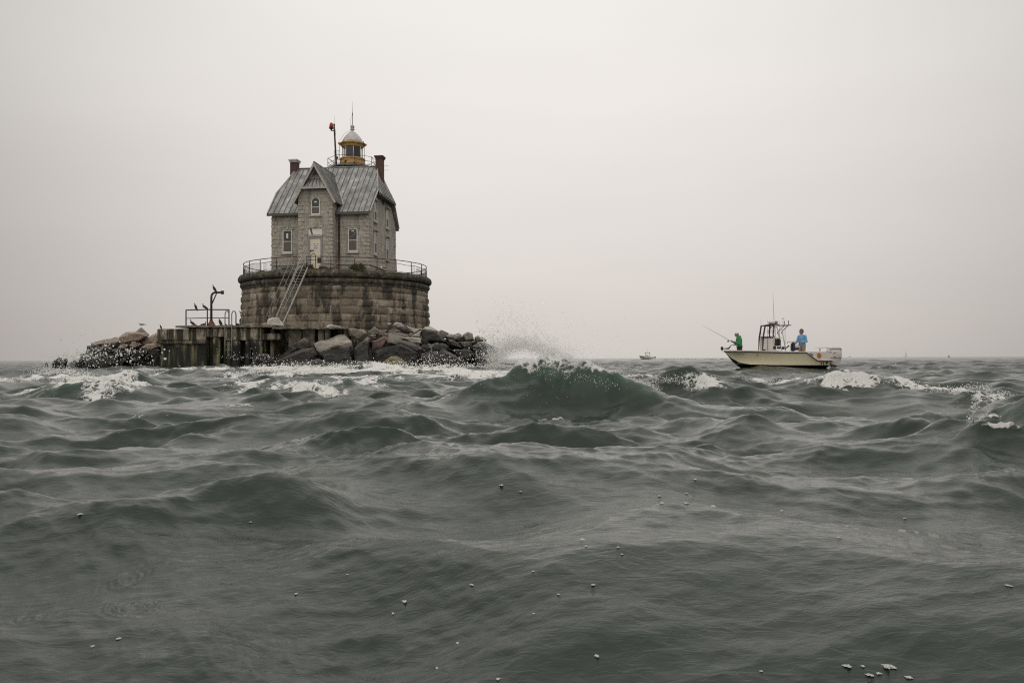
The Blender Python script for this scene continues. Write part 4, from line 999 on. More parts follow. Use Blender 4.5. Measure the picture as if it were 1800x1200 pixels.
rock(FB, [(768, 240), (800, 168), (950, 190), (1070, 335), (950, 345), (790, 335)], 66.4, 1.9, 'rk_dark', 'dark cube shaped boulder below the right edge of the pier')
rock(FB, [(790, 182, .1), (830, 155, .9), (880, 150, 1.2), (950, 190, .6), (1000, 215, .3), (900, 205, 0)], 66.9, 1.4, 'rk_pale', 'pale cap of rock over the dark cube shaped boulder')
rock(FB, [(668, 262), (790, 185), (765, 275)], 66.9, 1.2, 'rk_pale', 'pale wedge leaning on the left of the dark cube shaped boulder')
rock(FB, [(955, 200), (1000, 183), (1090, 220), (1112, 272), (1040, 285)], 67.9, 1.4, 'rk_grey', 'grey rounded boulder on the skyline right of the pier')
rock(FB, [(1140, 272), (1150, 240), (1212, 228), (1262, 290), (1270, 315), (1150, 305)], 67.3, 1.4, 'rk_pale', 'pale square boulder on the skyline, second from the right end of the pile')
rock(FB, [(1110, 245), (1200, 222), (1240, 250), (1180, 290)], 68.4, 1.4, 'rk_grey', 'grey boulder peeping over the pale square one')
rock(FB, [(1230, 250), (1300, 213), (1352, 230), (1372, 305), (1280, 325)], 66.9, 1.5, 'rk_grey', 'grey peaked boulder crowning the right end of the pile')
rock(FB, [(1370, 272), (1420, 253), (1475, 315), (1400, 345)], 66.5, 1.3, 'rk_grey', 'small grey boulder stepping down to the splash')
rock(FB, [(1080, 300), (1125, 298), (1255, 380), (1240, 405), (1100, 372)], 65.6, 1.3, 'rk_grey', 'grey slab sloping right below the skyline boulders')
rock(FB, [(888, 385), (930, 345), (1040, 343), (1092, 385), (1080, 430), (900, 435)], 65.0, 1.5, 'rk_grey', 'loaf shaped grey boulder above the big barnacled one')
rock(FB, [(738, 380), (820, 338), (872, 360), (852, 440), (760, 440)], 65.3, 1.4, 'rk_grey', 'grey boulder between the loaf shaped one and the draped slab')
rock(FB, [(930, 480), (1010, 393), (1100, 440), (1290, 560), (1460, 660), (1440, 760), (950, 760)], 63.2, 2.4, 'rk_brown', 'big brown barnacled boulder sloping into the foam')
rock(FB, [(1100, 412), (1260, 393), (1345, 420), (1385, 490), (1290, 540), (1150, 470)], 64.3, 1.7, 'rk_brown', 'brown rounded boulder behind the barnacled slope')
rock(FB, [(235, 620), (340, 550), (400, 520), (440, 482), (490, 486), (600, 560), (750, 645), (700, 740), (250, 740)], 61.6, 2.0, 'rk_moss', 'triangular rock with yellow moss standing in the surf')
rock(FB, [(750, 460), (900, 450), (955, 480), (960, 740), (740, 740)], 63.9, 1.8, 'rk_brown', 'brown boulder left of the big barnacled one')
rock(FB, [(1350, 360), (1450, 328), (1500, 352), (1560, 345), (1645, 395), (1655, 480), (1620, 740), (1400, 720), (1350, 500)], 64.6, 2.4, 'rk_dark', 'black jagged boulder at the right tip where the wave bursts')
rock(FB, [(1190, 322), (1350, 318), (1355, 410), (1240, 395)], 66.0, 1.5, 'rk_grey', 'grey block wedged under the crowning boulder')
rock(FB, [(1630, 600), (1700, 612), (1720, 680), (1600, 700)], 63.5, 1.4, 'rk_dark', 'small black rock off the right tip in the spray')
rock(FB, [(1840, 575), (1900, 585), (1900, 640), (1820, 640)], 64.5, 1.2, 'rk_dark', 'outermost small black rock seen through the splash')
rock(FB, [(20, 190), (100, 175), (170, 235), (60, 260)], 67.5, 1.2, 'rk_grey', 'grey boulder beside the flat one at the end of the landing slab')
rock(FB, [(190, 290), (280, 262), (370, 250), (330, 290)], 66.0, 1.0, 'rk_grey', 'narrow grey slab above the reddish boulder')
rock(FB, [(280, 245), (380, 225), (520, 215), (660, 262), (560, 280), (400, 262)], 66.9, 1.3, 'rk_grey', 'long low grey boulder in the row under the pier')
rock(FB, [(0, 300), (60, 300), (10, 420), (-60, 420)], 65.8, 1.4, 'rk_dark', 'dark block in the gap between the largest slab and the upright fin')
rock(FB, [(520, 170), (620, 165), (700, 235), (560, 225)], 68.3, 1.3, 'rk_dark', 'dark boulder beneath the long bright one')
rock(FB, [(1040, 250), (1140, 262), (1150, 320), (1060, 320)], 66.7, 1.4, 'rk_dark', 'dark boulder left of the pale square one')
rock(FB, [(960, 290), (1130, 283), (1290, 330), (1300, 620), (960, 620)], 68.8, 1.6, 'rk_dark', 'dark boulder at the back between the cube shaped and the pale square ones')
rock(FB, [(1250, 320), (1400, 305), (1490, 365), (1530, 620), (1250, 620)], 67.9, 1.6, 'rk_dark', 'dark boulder at the back behind the black jagged tip')
# --- left of the landing
rock(FC, [(1285, 275), (1372, 198), (1440, 250), (1505, 315), (1400, 350), (1300, 340)], 71.5, 1.8, 'rk_grey', 'dark pyramid shaped boulder topping the left pile, a gull on its tip', GL)
rock(FC, [(1045, 352), (1150, 272), (1285, 262), (1440, 268), (1500, 330), (1380, 420), (1200, 430), (1080, 445)], 69.6, 2.0, 'rk_pink', 'large pink granite boulder below the pyramid shaped one', GL)
rock(FC, [(648, 420, .6), (760, 422, 1), (930, 392, 1.2), (1030, 348, 1.5), (1092, 392, 1), (1070, 470, 0), (880, 500, -.1), (655, 490, 0)], 69.0, 1.6, 'rk_pink', 'long slab jutting left with a pink sloping top', GL)
rock(FC, [(650, 450), (900, 430), (1075, 400), (1070, 500), (880, 530), (660, 510)], 69.1, 1.6, 'rk_dark', 'black underside block beneath the long jutting slab', GL)
rock(FC, [(1325, 425), (1500, 318), (1600, 278), (1700, 300), (1700, 520), (1400, 520)], 70.2, 2.2, 'rk_pink', 'pink boulder against the left end of the landing', GL)
rock(FC, [(1185, 490), (1240, 398), (1295, 408), (1335, 480), (1290, 512)], 68.6, 1.2, 'rk_pink', 'small triangular pink boulder in the middle of the left pile', GL)
rock(FC, [(1045, 490), (1100, 460), (1200, 448), (1185, 510), (1040, 530)], 68.5, 1.2, 'rk_pink', 'flat pink boulder under the large pink one', GL)
rock(FC, [(1370, 500), (1450, 438), (1560, 438), (1630, 500), (1500, 550)], 68.6, 1.3, 'rk_pink', 'low pinkish boulder near the landing, dark on its right', GL)
rock(FC, [(575, 550), (590, 460), (645, 462), (705, 560), (640, 640), (570, 620)], 68.8, 1.4, 'rk_grey', 'brown stepped boulder at the left end of the slab', GL)
rock(FC, [(495, 640), (505, 568), (560, 563), (625, 610), (560, 740), (480, 740)], 68.2, 1.5, 'rk_grey', 'lowest step of the left pile before the surf', GL)
rock(FC, [(640, 500), (760, 490), (900, 500), (1040, 540), (1060, 760), (800, 800), (600, 800), (560, 640)], 67.4, 2.2, 'rk_dark', 'black spray flecked boulder under the long slab', GL)
rock(FC, [(800, 495), (860, 478), (1000, 520), (1005, 570), (900, 590)], 67.0, 1.2, 'rk_dark', 'dark flat boulder lying on the spray flecked one', GL)
rock(FC, [(1000, 530), (1200, 500), (1400, 510), (1640, 560), (1650, 800), (1200, 800), (1000, 800)], 68.2, 2.2, 'rk_dark', 'broad black boulder at the base between slab and landing', GL)
rock(FC, [(1035, 720), (1190, 552), (1242, 552), (1215, 620), (1090, 760)], 66.5, 1.2, 'rk_brown', 'brown slab leaning up to the right out of the surf', GL)
rock(FC, [(1325, 615), (1400, 538), (1480, 503), (1505, 530), (1385, 630)], 67.0, 1.1, 'rk_brown', 'upper of two brown slabs beside the landing wall', GL)
rock(FC, [(1385, 670), (1480, 588), (1515, 600), (1465, 665)], 66.6, 1.0, 'rk_brown', 'lower of two brown slabs beside the landing wall', GL)
rock(FC, [(80, 800), (110, 680), (190, 630), (235, 660), (322, 638), (330, 680), (280, 800)], 66.5, 1.6, 'rk_dark', 'isolated dark rock in the surf left of the pile', GL)
rock(FC, [(-20, 760), (0, 700), (35, 708), (50, 770)], 66.0, 1.2, 'rk_dark', 'leftmost tiny black rock awash', GL)
rock(FC, [(400, 760), (430, 690), (500, 660), (560, 700), (560, 800)], 67.6, 1.3, 'rk_dark', 'small dark rock half buried in surf at the left end', GL)

# small stones that fill the gaps; nothing tells them apart
def filler():
    rng = random.Random(77)
    spots = [(700, 590, 66.6), (715, 600, 65.6), (742, 602, 66), (760, 598, 66.8), (775, 605, 66.3), (790, 603, 66.8), (803, 606, 66.4), (818, 612, 66), (830, 600, 67), (838, 610, 66), (848, 606, 66), (846, 598, 66.6), (856, 612, 65.5),
             (640, 596, 66.3), (655, 590, 66.6), (672, 586, 67.4), (690, 582, 67.8), (724, 588, 67.4), (752, 586, 67.8), (778, 590, 67.6), (793, 592, 67.4), (812, 596, 67.2), (822, 618, 65), (806, 622, 64.6), (836, 624, 64.6), (770, 612, 65.2), (745, 612, 65)]
    for k, (px, py, D) in enumerate(spots):
        r = rng.uniform(7, 13); pts = [(px + r * rng.uniform(.7, 1.25) * math.cos(a), py + r * .62 * rng.uniform(.7, 1.2) * math.sin(a)) for a in np.linspace(0, 2 * math.pi, 7, endpoint=False)]
        o = rock(lambda u, v: (u, v), pts, D, .9, rng.choice(['rk_grey', 'rk_grey', 'rk_pale', 'rk_dark']), 'small stone wedged into a gap between the larger riprap boulders right of the landing', 'small stones in the gaps of the riprap')
    for k, (px, py, D) in enumerate([(200, 604, 69.6), (220, 612, 69.2), (236, 606, 69.6), (250, 614, 69.2), (262, 608, 69.6), (188, 612, 68.8), (270, 616, 68.6), (168, 612, 68.6)]):
        r = rng.uniform(8, 13); pts = [(px + r * rng.uniform(.7, 1.25) * math.cos(a), py + r * .62 * rng.uniform(.7, 1.2) * math.sin(a)) for a in np.linspace(0, 2 * math.pi, 7, endpoint=False)]
        rock(lambda u, v: (u, v), pts, D, .9, rng.choice(['rk_pink', 'rk_dark', 'rk_grey']), 'small stone wedged into a gap of the pile left of the landing', 'small stones in the gaps of the left pile')
filler()
# ------------------------------------------------------------------ organic shapes: capsules fused into one skin
def capsule(bm, a, b, ra, rb, n=12):
    a, b = Vector(a), Vector(b); d = b - a
    q = d.to_track_quat('Z', 'Y').to_matrix() if d.length > 1e-6 else Matrix.Identity(3)
    rings = []
    for t, c, r in [(-math.pi / 2 + .25 + k * .44, a, ra) for k in range(3)] + [(0, a, ra), (0, b, rb)] + [(.44 * k, b, rb) for k in range(1, 4)]:
        rings.append([bm.verts.new(c + q @ Vector((r * math.cos(t) * math.cos(j * 2 * math.pi / n), r * math.cos(t) * math.sin(j * 2 * math.pi / n), r * math.sin(t)))) for j in range(n)])
    for r1, r2 in zip(rings, rings[1:]):
        for j in range(n): bm.faces.new((r1[j], r1[(j + 1) % n], r2[(j + 1) % n], r2[j]))
    bm.faces.new(list(reversed(rings[0]))); bm.faces.new(rings[-1])
def ell(bm, c, r, rot=None):
    v = bmesh.ops.create_icosphere(bm, subdivisions=3, radius=1)['verts']
    for x in v:
        p = Vector((x.co.x * r[0], x.co.y * r[1], x.co.z * r[2])); x.co = Vector(c) + (rot @ p if rot else p)
def fused(name, caps, ells, voxel, mat, parent=None, smooth=4):
    bm = bmesh.new()
    for c in caps: capsule(bm, *c)
    for e in ells: ell(bm, *e)
    me = bpy.data.meshes.new(name + '_src'); bm.to_mesh(me); bm.free()
    o = bpy.data.objects.new('tmp', me); C.objects.link(o)
    r = o.modifiers.new('r', 'REMESH'); r.mode = 'VOXEL'; r.voxel_size = voxel; r.use_smooth_shade = True
    if smooth: s = o.modifiers.new('s', 'SMOOTH'); s.iterations = smooth; s.factor = .5
    dg = bpy.context.evaluated_depsgraph_get(); out = bpy.data.meshes.new_from_object(o.evaluated_get(dg)); out.name = name
    bpy.data.objects.remove(o); bpy.data.meshes.remove(me)
    for p in out.polygons: p.use_smooth = True
    return link(name, out, mat, parent)

M['skin'] = plain('skin', (.36, .20, .14), .55, .1, 9); M['feather'] = plain('cormorant_plumage', (.016, .017, .019), .6, .4, 14)
M['gullwhite'] = plain('gull_white', (.68, .67, .65), .7, .08); M['gullgrey'] = plain('gull_back', (.05, .052, .058), .7, .2)
M['green'] = plain('green_hoodie', (.045, .24, .085), .8, .45, 12, 0, .6); M['blue'] = plain('blue_shirt', (.17, .38, .62), .8, .3, 9, 0, .6)
M['khaki'] = plain('khaki_shorts', (.30, .235, .16), .85, .3, 9, 0, .6); M['pants'] = plain('black_trousers', (.012, .014, .02), .8, .3)
M['capgrey'] = plain('grey_cap', (.10, .085, .085), .8, .35, 14)
M['hull'] = plain('pale_yellow_gelcoat', (.72, .65, .45), .28, .06, 1.5, 0, .02); M['gel'] = plain('white_gelcoat', (.66, .615, .57), .3, .06, 2, 0, .02)
M['anti'] = plain('black_antifouling', (.015, .017, .02), .5, .3); M['orange'] = plain('orange_decal', (.55, .21, .03), .5, .25, 20)

def hand(S_, side, palm, wrist, caps, curl=.9):
    """palm with four fingers curled round something and a thumb; palm -> direction from the wrist"""
    palm, wrist = Vector(palm), Vector(wrist); f = (palm - wrist).normalized(); up = Vector((0, 0, 1)); s = f.cross(up).normalized() * side; n = s.cross(f).normalized() * side
    caps.append((wrist, palm, .030, .036))
    for i, (o_, L) in enumerate(((-.033, .034), (-.011, .040), (.011, .037), (.031, .029))):
        b = palm + f * .03 + up * (-o_); k = b + (f * .5 + s * .3) * L * 1.1; e = k + (f * .05 + s * 1.0) * L; g = e + (-f * .9 + s * .3) * L * .8
        caps += [(b, k, .0105, .0098), (k, e, .0098, .009), (e, g, .009, .0075)]
    t0 = palm + up * .032 - f * .005; t1 = t0 + (f * .6 + up * .35 + s * .4) * .035; t2 = t1 + (f * .6 + s * .7) * .028
    caps += [(t0, t1, .0125, .011), (t1, t2, .011, .009)]

def person(loc, turn, scale, label, pose, mats, head_turn=0.0):
    o = empty('person', loc, turn, label, 'person'); o.scale = (scale,) * 3
    hip, chest, neck, head = [Vector(p) for p in pose['spine']]
    caps = [(hip, hip + (chest - hip) * .5, .135, .125), (hip + (chest - hip) * .5, chest, .125, .15), (chest, neck, .14, .055), (neck, head + Vector((.01, 0, -.06)), .052, .052)]
    Rh = Matrix.Rotation(head_turn, 3, 'Z'); h = lambda x, y, z: head + Rh @ Vector((x, y, z))
    ells = [(head + Vector((0, 0, .02)), (.098, .078, .115), Rh), (h(-.035, 0, -.055), (.06, .055, .06), Rh), (h(.02, .077, .0), (.017, .010, .03), Rh), (h(.02, -.077, .0), (.017, .010, .03), Rh)]
    caps += [(h(-.088, 0, .018), h(-.112, 0, -.022), .010, .015), (h(-.085, -.022, -.062), h(-.085, .022, -.062), .010, .010), (h(-.085, -.038, .032), h(-.085, .038, .032), .012, .012)]
    shirt = [(hip + Vector((0, 0, .03)), hip + (chest - hip) * .5, .160, .148), (hip + (chest - hip) * .5, chest, .148, .165), (chest, neck - Vector((0, 0, .02)), .152, .075), (hip + Vector((0, -.07, .0)), chest + Vector((0, -.08, 0)), .12, .12), (hip + Vector((0, .07, 0)), chest + Vector((0, .08, 0)), .12, .12)]
    for sd, (sh, el, wr, pa) in zip((-1, 1), pose['arms']):
        sh, el, wr, pa = map(Vector, (sh, el, wr, pa))
        caps += [(sh, el, .052, .042), (el, wr, .042, .028)]; hand(o, -sd, pa, wr, caps)
        shirt += [(sh, el, .074, .060), (el, el + (wr - el) * .92, .060, .042), (chest + Vector((0, 0, .06)), sh, .10, .075)]
    pants = [(hip + Vector((0, -.05, .02)), hip + Vector((0, .05, .02)), .145, .145)]
    for sd, (kn, an, toe) in zip((-1, 1), pose['legs']):
        kn, an, toe = map(Vector, (kn, an, toe)); hp = hip + Vector((0, sd * .085, -.05))
        caps += [(hp, kn, .085, .055), (kn, an, .055, .036), (an, toe, .040, .034)]
        e = kn - Vector((0, 0, .03)) if pose.get('shorts') else an; pants += [(hp, kn, .115, .085), (kn, e, .085, .078 if pose.get('shorts') else .06)]
    fused('body', caps, ells, .0085, M['skin'], o, 2)
    fused('shirt' if not pose.get('hood') else 'hoodie', shirt, pose.get('hoodell', []), .016, mats[0], o, 3)
    fused('shorts' if pose.get('shorts') else 'trousers', pants, [], .016, mats[1], o, 3)
    q = MB()
    crown = [(.107 * math.cos(t), .125 * math.sin(t)) for t in np.linspace(0, 1.45, 7)]
    q.lathe([(r, z + .035) for r, z in crown], 20, (0, 0, 0)); n0 = len(q.v)
    q.ext([(-.08, -.07, .040), (-.15, -.062, .036), (-.185, 0, .032), (-.15, .062, .036), (-.08, .07, .040)], (0, 0, .008))
    q.v = [tuple(head + Rh @ (Matrix.Rotation(.06, 3, 'Y') @ Vector((v[0] * .97, v[1] * .80, v[2] * .93 + .01)))) for v in q.v]
    q.build('cap', mats[2], o)
    if pose.get('beard'): fused('beard', [(h(-.075, -.035, -.085), h(-.075, .035, -.085), .028, .028), (h(-.03, -.062, -.05), h(-.075, -.03, -.085), .018, .02), (h(-.03, .062, -.05), h(-.075, .03, -.085), .018, .02)], [], .008, M['black'], o)
    fused('hair', [(h(.05, -.05, .01), h(.05, .05, .01), .05, .05), (h(.06, 0, -.03), h(.03, 0, .04), .045, .05)], [], .010, M['black'], o)
    return o

# ------------------------------------------------------------------ the fishing boat
BD = 46.0
BO = Vector((P(1273, 617, BD).x, BD, P(1365, 643, BD).z))
def BX(px, py): p = P(px, py, BD); return p.x - BO.x, p.z - BO.z
def build_boat():
    o = empty('fishing_boat', BO, 0, 'pale yellow open fishing boat with white console and outboard', 'boat')
    st = [((.03, .765), (.03, .012, .775), (0, .025, .80)), ((.45, .24), (.36, .11, .44), (.25, .30, .80)), ((.85, -.08), (.78, .38, .17), (.6, .60, .795)), ((1.3, -.22), (1.3, .68, .07), (1.2, .88, .78)),
          ((2.2, -.3), (2.2, .90, .045), (2.2, 1.04, .75)), ((3.2, -.32), (3.2, .95, .04), (3.2, 1.08, .725)), ((4.15, -.32), (4.15, .95, .04), (4.15, 1.08, .715)), ((4.75, -.32), (4.75, .94, .04), (4.75, 1.07, .29)), ((5.45, -.3), (5.45, .92, .04), (5.45, 1.02, .27))]
    hull = MB(); bot = MB(); m = 6
    for sd in (-1, 1):
        vs = []; vb = []
        for k, c, g in st:
            for j in range(m + 1):
                t = j / m; bulge = -.06 * math.sin(math.pi * t) * (1 if c[0] < 2.5 else .3)
                vs.append((c[0] + (g[0] - c[0]) * t, sd * (c[1] + (g[1] - c[1]) * t + bulge * (g[1] > .1)), c[2] + (g[2] - c[2]) * t))
            vb += [(k[0], 0, k[1]), (c[0], sd * c[1], c[2])]
        n = len(st); hull.add(vs, [(i * (m + 1) + j, (i + 1) * (m + 1) + j, (i + 1) * (m + 1) + j + 1, i * (m + 1) + j + 1) for i in range(n - 1) for j in range(m)], 0, True)
        bot.add(vb, [(i * 2, (i + 1) * 2, (i + 1) * 2 + 1, i * 2 + 1) for i in range(n - 1)], 0, True)
    hull.add([(5.45, -.92, .04), (5.45, .92, .04), (5.45, 1.02, .27), (5.45, -1.02, .27)], [(0, 1, 2, 3)])
    hl = hull.build('hull', M['hull'], o); bot.build('bottom', M['anti'], o)
    q = MB()
    for sd in (-1, 1): q.tube([(c[0], sd * (c[1] + .006), c[2] - .012) for k, c, g in st[2:]], .028, 5)
    q.build('boot_stripe', M['anti'], hl)
    q = MB()
    for i in range(9): x = .42 + i * .055; q.box((x, -(.30 + (x - .25) * .86) - .012 + .03, .66), (.034, .02, .035))
    q.build_pieces('registration_mark', M['ink'], hl)
    q = MB(); q.box((1.55, -.95, .60), (.06, .03, .04)); q.build('through_hull', M['black'], hl)
    q = MB()
    for x, w, z, h in ((4.98, .05, .16, .10), (5.10, .03, .16, .14), (5.28, .10, .17, .11)): q.box((x, -1.0, z), (w, .05, h))
    q.build_pieces('stern_fitting', M['black'], hl)
    # gunwale cap and rub rail
    for sd in (-1, 1):
        top = [g for k, c, g in st[:7]]
        q = MB(); vs = []
        for g in top:
            y = g[1]; vs += [(g[0], sd * (y + .012), g[2] - .01), (g[0], sd * (y + .012), g[2] + .055), (g[0], sd * max(y - .2, 0), g[2] + .055), (g[0], sd * max(y - .2, 0), g[2] - .01)]
        q.add(vs, [(i * 4 + k, i * 4 + (k + 1) % 4, i * 4 + 4 + (k + 1) % 4, i * 4 + 4 + k) for i in range(6) for k in range(4)] + [(3, 2, 1, 0), (24, 25, 26, 27)])
        q.build('gunwale', M['gel'], o)
        q = MB(); q.tube([(g[0], sd * (g[1] + .02), g[2] - .02) for k, c, g in st], .026, 6); q.build('rub_rail', M['ink'], o)
        # raised white quarter panel
        y = sd * 1.055
        q = MB(); q.ext([(4.02, y, .765), (5.40, y * .97, .74), (5.47, y * .955, .60), (5.45, y * .955, .285), (4.76, y, .305), (4.15, y, .73)], (0, -sd * .09, 0)); pn = q.build('quarter_panel', M['gel'], o)
        q = MB(); q.ext([(4.30, y + sd * .006, .655), (4.42, y + sd * .006, .655), (4.56, y + sd * .006, .56), (4.46, y + sd * .006, .56)], (0, sd * .004, 0)); q.build('vent', M['ink'], pn)
    pn = None
    q = MB(); cx, cz = BX(1431, 625); n = 24
    q.ext([(cx + .115 * math.cos(a) * (1 + .09 * math.sin(3 * a + 1)), -1.068, cz + .155 * math.sin(a) * (1 + .06 * math.cos(5 * a))) for a in np.linspace(0, 2 * math.pi, n, endpoint=False)], (0, -.006, 0)); em = q.build('emblem', M['orange'], o)
    q = MB(); q.tube([(cx - .03, -1.076, cz + .10), (cx + .02, -1.076, cz + .05), (cx - .04, -1.076, cz), (cx + .03, -1.076, cz - .06), (cx + .05, -1.076, cz - .02)], .016, 5); q.build('emblem_figure', M['ink'], em)
    # sole, foredeck, transom
    q = MB(); q.add([(g[0], g[1] * .9 * s, .10) for s in (1,) for k, c, g in st[2:]] + [(g[0], -g[1] * .9, .10) for k, c, g in reversed(st[2:])], [tuple(range(14))]); q.build('sole', M['gel'], o)
    q = MB(); q.add([(g[0], g[1] * .98, g[2] + .03) for k, c, g in st[:3]] + [(g[0], -g[1] * .98, g[2] + .03) for k, c, g in reversed(st[:3])], [tuple(range(6))]); q.build('foredeck', M['gel'], o)
    q = MB(); q.box((5.36, 0, .45), (.12, 1.98, .52), bev=.03); q.build('transom', M['gel'], o)
    q = MB(); q.box((5.65, 0, .30), (.5, 1.3, .05), bev=.02); q.build('swim_platform', M['gel'], o)
    # bow trolling motor
    q = MB(); a = BX(1269, 612); b = BX(1286, 610); c = BX(1275.5, 612.5); e = BX(1281, 612.3); f = BX(1284.5, 608)
    q.lathe([(.03, -.11), (.07, -.06), (.075, .05), (.04, .09)], 12, (a[0], 0, a[1])); q.tube([(a[0], 0, a[1] - .06), (a[0] + .01, 0, a[1] - .17)], [.03, .01], 6); tm = q.build('trolling_motor', M['black'], o)
    q = MB(); q.tube([(c[0], 0, c[1]), (e[0], 0, e[1]), (f[0], 0, f[1])], [.035, .045, .025], 6); q.build('arm', M['black'], tm)
    q = MB(); q.box((c[0] + .1, 0, c[1] - .10), (.42, .12, .05), bev=.01); q.tube([(a[0], 0, a[1]), (c[0], 0, c[1])], .04, 6); q.tube([(f[0], 0, f[1] + .02), (f[0] + .1, 0, f[1] + .07), (f[0] + .28, 0, f[1] + .04)], .03, 6); q.build('mount', M['gel'], tm)
    # console
    x0, _ = BX(1338.5, 600); x1, _ = BX(1359, 600)
    q = MB(); q.ext([(x0, -.38, .1), (x1 + .55, -.38, .1), (x1 + .5, -.38, .80), (x1 + .14, -.38, .84), (x1 - .02, -.38, 1.05), (x1 - .03, -.38, 1.50), (x0 + .10, -.38, 1.53)], (0, .76, 0)); cs = q.build('console', M['gel'], o)
    q = MB(); q.box(((x0 + x1) / 2 + .03, 0, 1.56), (x1 - x0, .78, .035)); q.box((x0 + .3, -.385, 1.50), (.56, .01, .03)); q.build('dash_edge', M['black'], cs)
    q = MB(); q.box((x0 + .08, -.385, .84), (.13, .02, .10)); q.box((x1 + .02, -.39, .98), (.16, .04, .14)); q.box((x1 + .24, -.39, .97), (.2, .04, .12)); q.box((x1 + .49, -.39, .96), (.13, .05, .15)); q.build_pieces('console_fitting', M['black'], cs)
    # windscreen frame / T-top
    zt = BX(1350, 572)[1]
    for sd in (-.36, .36):
        q = MB(); q.tube([(x0 - .01, sd, .8), (x0 + .03, sd, 1.5), (x0 + .15, sd, zt)], [.02, .045, .045], 6); q.tube([(x0 + .13, sd, zt), (x1, sd, zt)], .035, 6); q.tube([(x1, sd, zt), (x1 - .03, sd, 1.55)], [.05, .03], 6); q.build('frame', M['black'], o)
        q = MB(); q.tube([(x1 + .15, sd, zt), (x1 - .12, sd, 1.88), (x1 + .03, sd, 1.55), (x1 + .0, sd, 1.05)], .030, 6); q.tube([(x1 + .36, sd, zt), (x1 + .45, sd, 1.9), (x1 + .52, sd, 1.45), (x1 + .64, sd, .85)], .028, 6); q.build('leg', M['gel'], o)
        q = MB(); q.tube([(x1 + .10, sd, zt), (x1 + .95, sd, zt + .0)], .022, 6); q.build('top_rail', M['darkalu'], o)
        q = MB(); q.tube([(x1 + .80, sd, zt + .25), (x1 + .80, sd, zt), (x1 + .62, sd, zt - .18), (x1 + .44, sd, zt - .32), (x1 + .42, sd, zt - .45)], .022, 5); q.build('cable', M['black'], o)
    q = MB()
    for x in (x0 + .14, x1, x1 + .3, x1 + .92): q.tube([(x, -.36, zt), (x, .36, zt)], .025, 6)
    q.build_pieces('cross_bar', M['darkalu'], o)
    q = MB(); cx = BX(1361, 568)[0]; q.lathe([(.20, .0), (.255, .03), (.26, .11), (.23, .17), (.10, .19)], 20, (cx, 0, zt + .07)); rd = q.build('radar_dome', M['gel'], o)
    q = MB(); q.box((cx, 0, zt + .05), (.54, .42, .035)); q.box((cx + .04, -.25, zt + .16), (.03, .03, .12)); q.box((cx + .13, -.24, zt + .19), (.06, .03, .05)); q.build('radar_plate', M['black'], rd)
    q = MB(); q.tube([(cx + .02, -.1, zt + .1), (cx, -.1, zt + 1.0), (cx - .03, -.1, BX(1361, 515)[1])], [.014, .01, .005], 5); q.build('antenna', M['darkalu'], o)
    q = MB(); xa, za = BX(1379.5, 560); q.tube([(xa, .1, zt), (xa, .1, za)], .008, 4); q.lathe([(.05, 0), (.05, .03)], 8, (xa, .1, za)); q.build('gps_antenna', M['black'], o)
    # seat back, leaning post
    a = BX(1358.5, 595.5); b = BX(1372, 608)
    for t in (0, 1):
        w = (b[0] - a[0]) / 2; q = MB(); q.box((a[0] + w * (t + .5), -.1, (a[1] + b[1]) / 2), (w - .012, .5, a[1] - b[1]), Matrix.Rotation(.06, 3, 'Y'), bev=.05); q.build('seat_cushion', M['black'], o)
    q = MB(); q.box(((a[0] + b[0]) / 2, -.1, a[1] + .04), (b[0] - a[0] + .08, .55, .05), bev=.015); q.build('seat_trim', M['gel'], o)
    q = MB(); a = BX(1380, 611); b = BX(1384, 607.5); q.tube([(a[0] - .1, -.5, a[1] - .05), (a[0], -.5, a[1]), (b[0], -.5, b[1])], [.012, .03, .04], 6); q.build('throttle', M['black'], o)
    a = BX(1390.5, 602); b = BX(1390, 618); q = MB(); q.box(((a[0] + b[0]) / 2, -.55, (a[1] + b[1]) / 2), (.19, .25, a[1] - b[1]), Matrix.Rotation(.05, 3, 'Y'), bev=.05); q.build('bolster', M['black'], o)
    q = MB(); c = BX(1390, 600.4); d = BX(1402, 600.8)
    for yy in (-.6, .3): q.tube([(c[0] - .02, yy, c[1] - .1), (c[0] + .02, yy, c[1]), (d[0], yy, d[1]), (d[0] + .04, yy, .15)], .018, 6)
    q.tube([(c[0] + .02, -.6, c[1] - .15), (d[0], -.6, d[1] - .15)], .016, 6); q.build('leaning_rail', M['darkalu'], o)
    q = MB(); a = BX(1397, 609); q.box((a[0], -.3, a[1] - .02), (.42, .4, .15), bev=.03); q.box((a[0] + .06, -.52, a[1] - .16), (.3, .06, .12), bev=.01); q.build('cooler', M['gel'], o)
    q = MB(); q.box((BX(1397, 613)[0] + .02, -.56, BX(1397, 613)[1]), (.22, .05, .11)); q.build('bait_board', M['black'], o)
    q = MB(); a = BX(1424, 612.5); b = BX(1446, 611.5); q.tube([(a[0], -.95, a[1]), (b[0], -.95, b[1])], .012, 5); q.tube([(a[0] + .15, -.95, a[1] + .05), (b[0] - .02, -.95, b[1] + .04), (b[0], -.95, b[1])], .008, 4); q.build('stern_rail', M['gel'], o)
    q = MB(); a = BX(1433, 616); q.tube([(a[0], -1.0, a[1] - .05), (a[0], -1.0, a[1] + .05)], .022, 6); q.box((a[0], -1.0, a[1] + .07), (.07, .05, .03)); q.build('cleat', M['black'], o)
    # outboard
    zc = BX(1465, 608.5)[1]; xa = BX(1452, 0)[0]; xb = BX(1476.5, 0)[0]
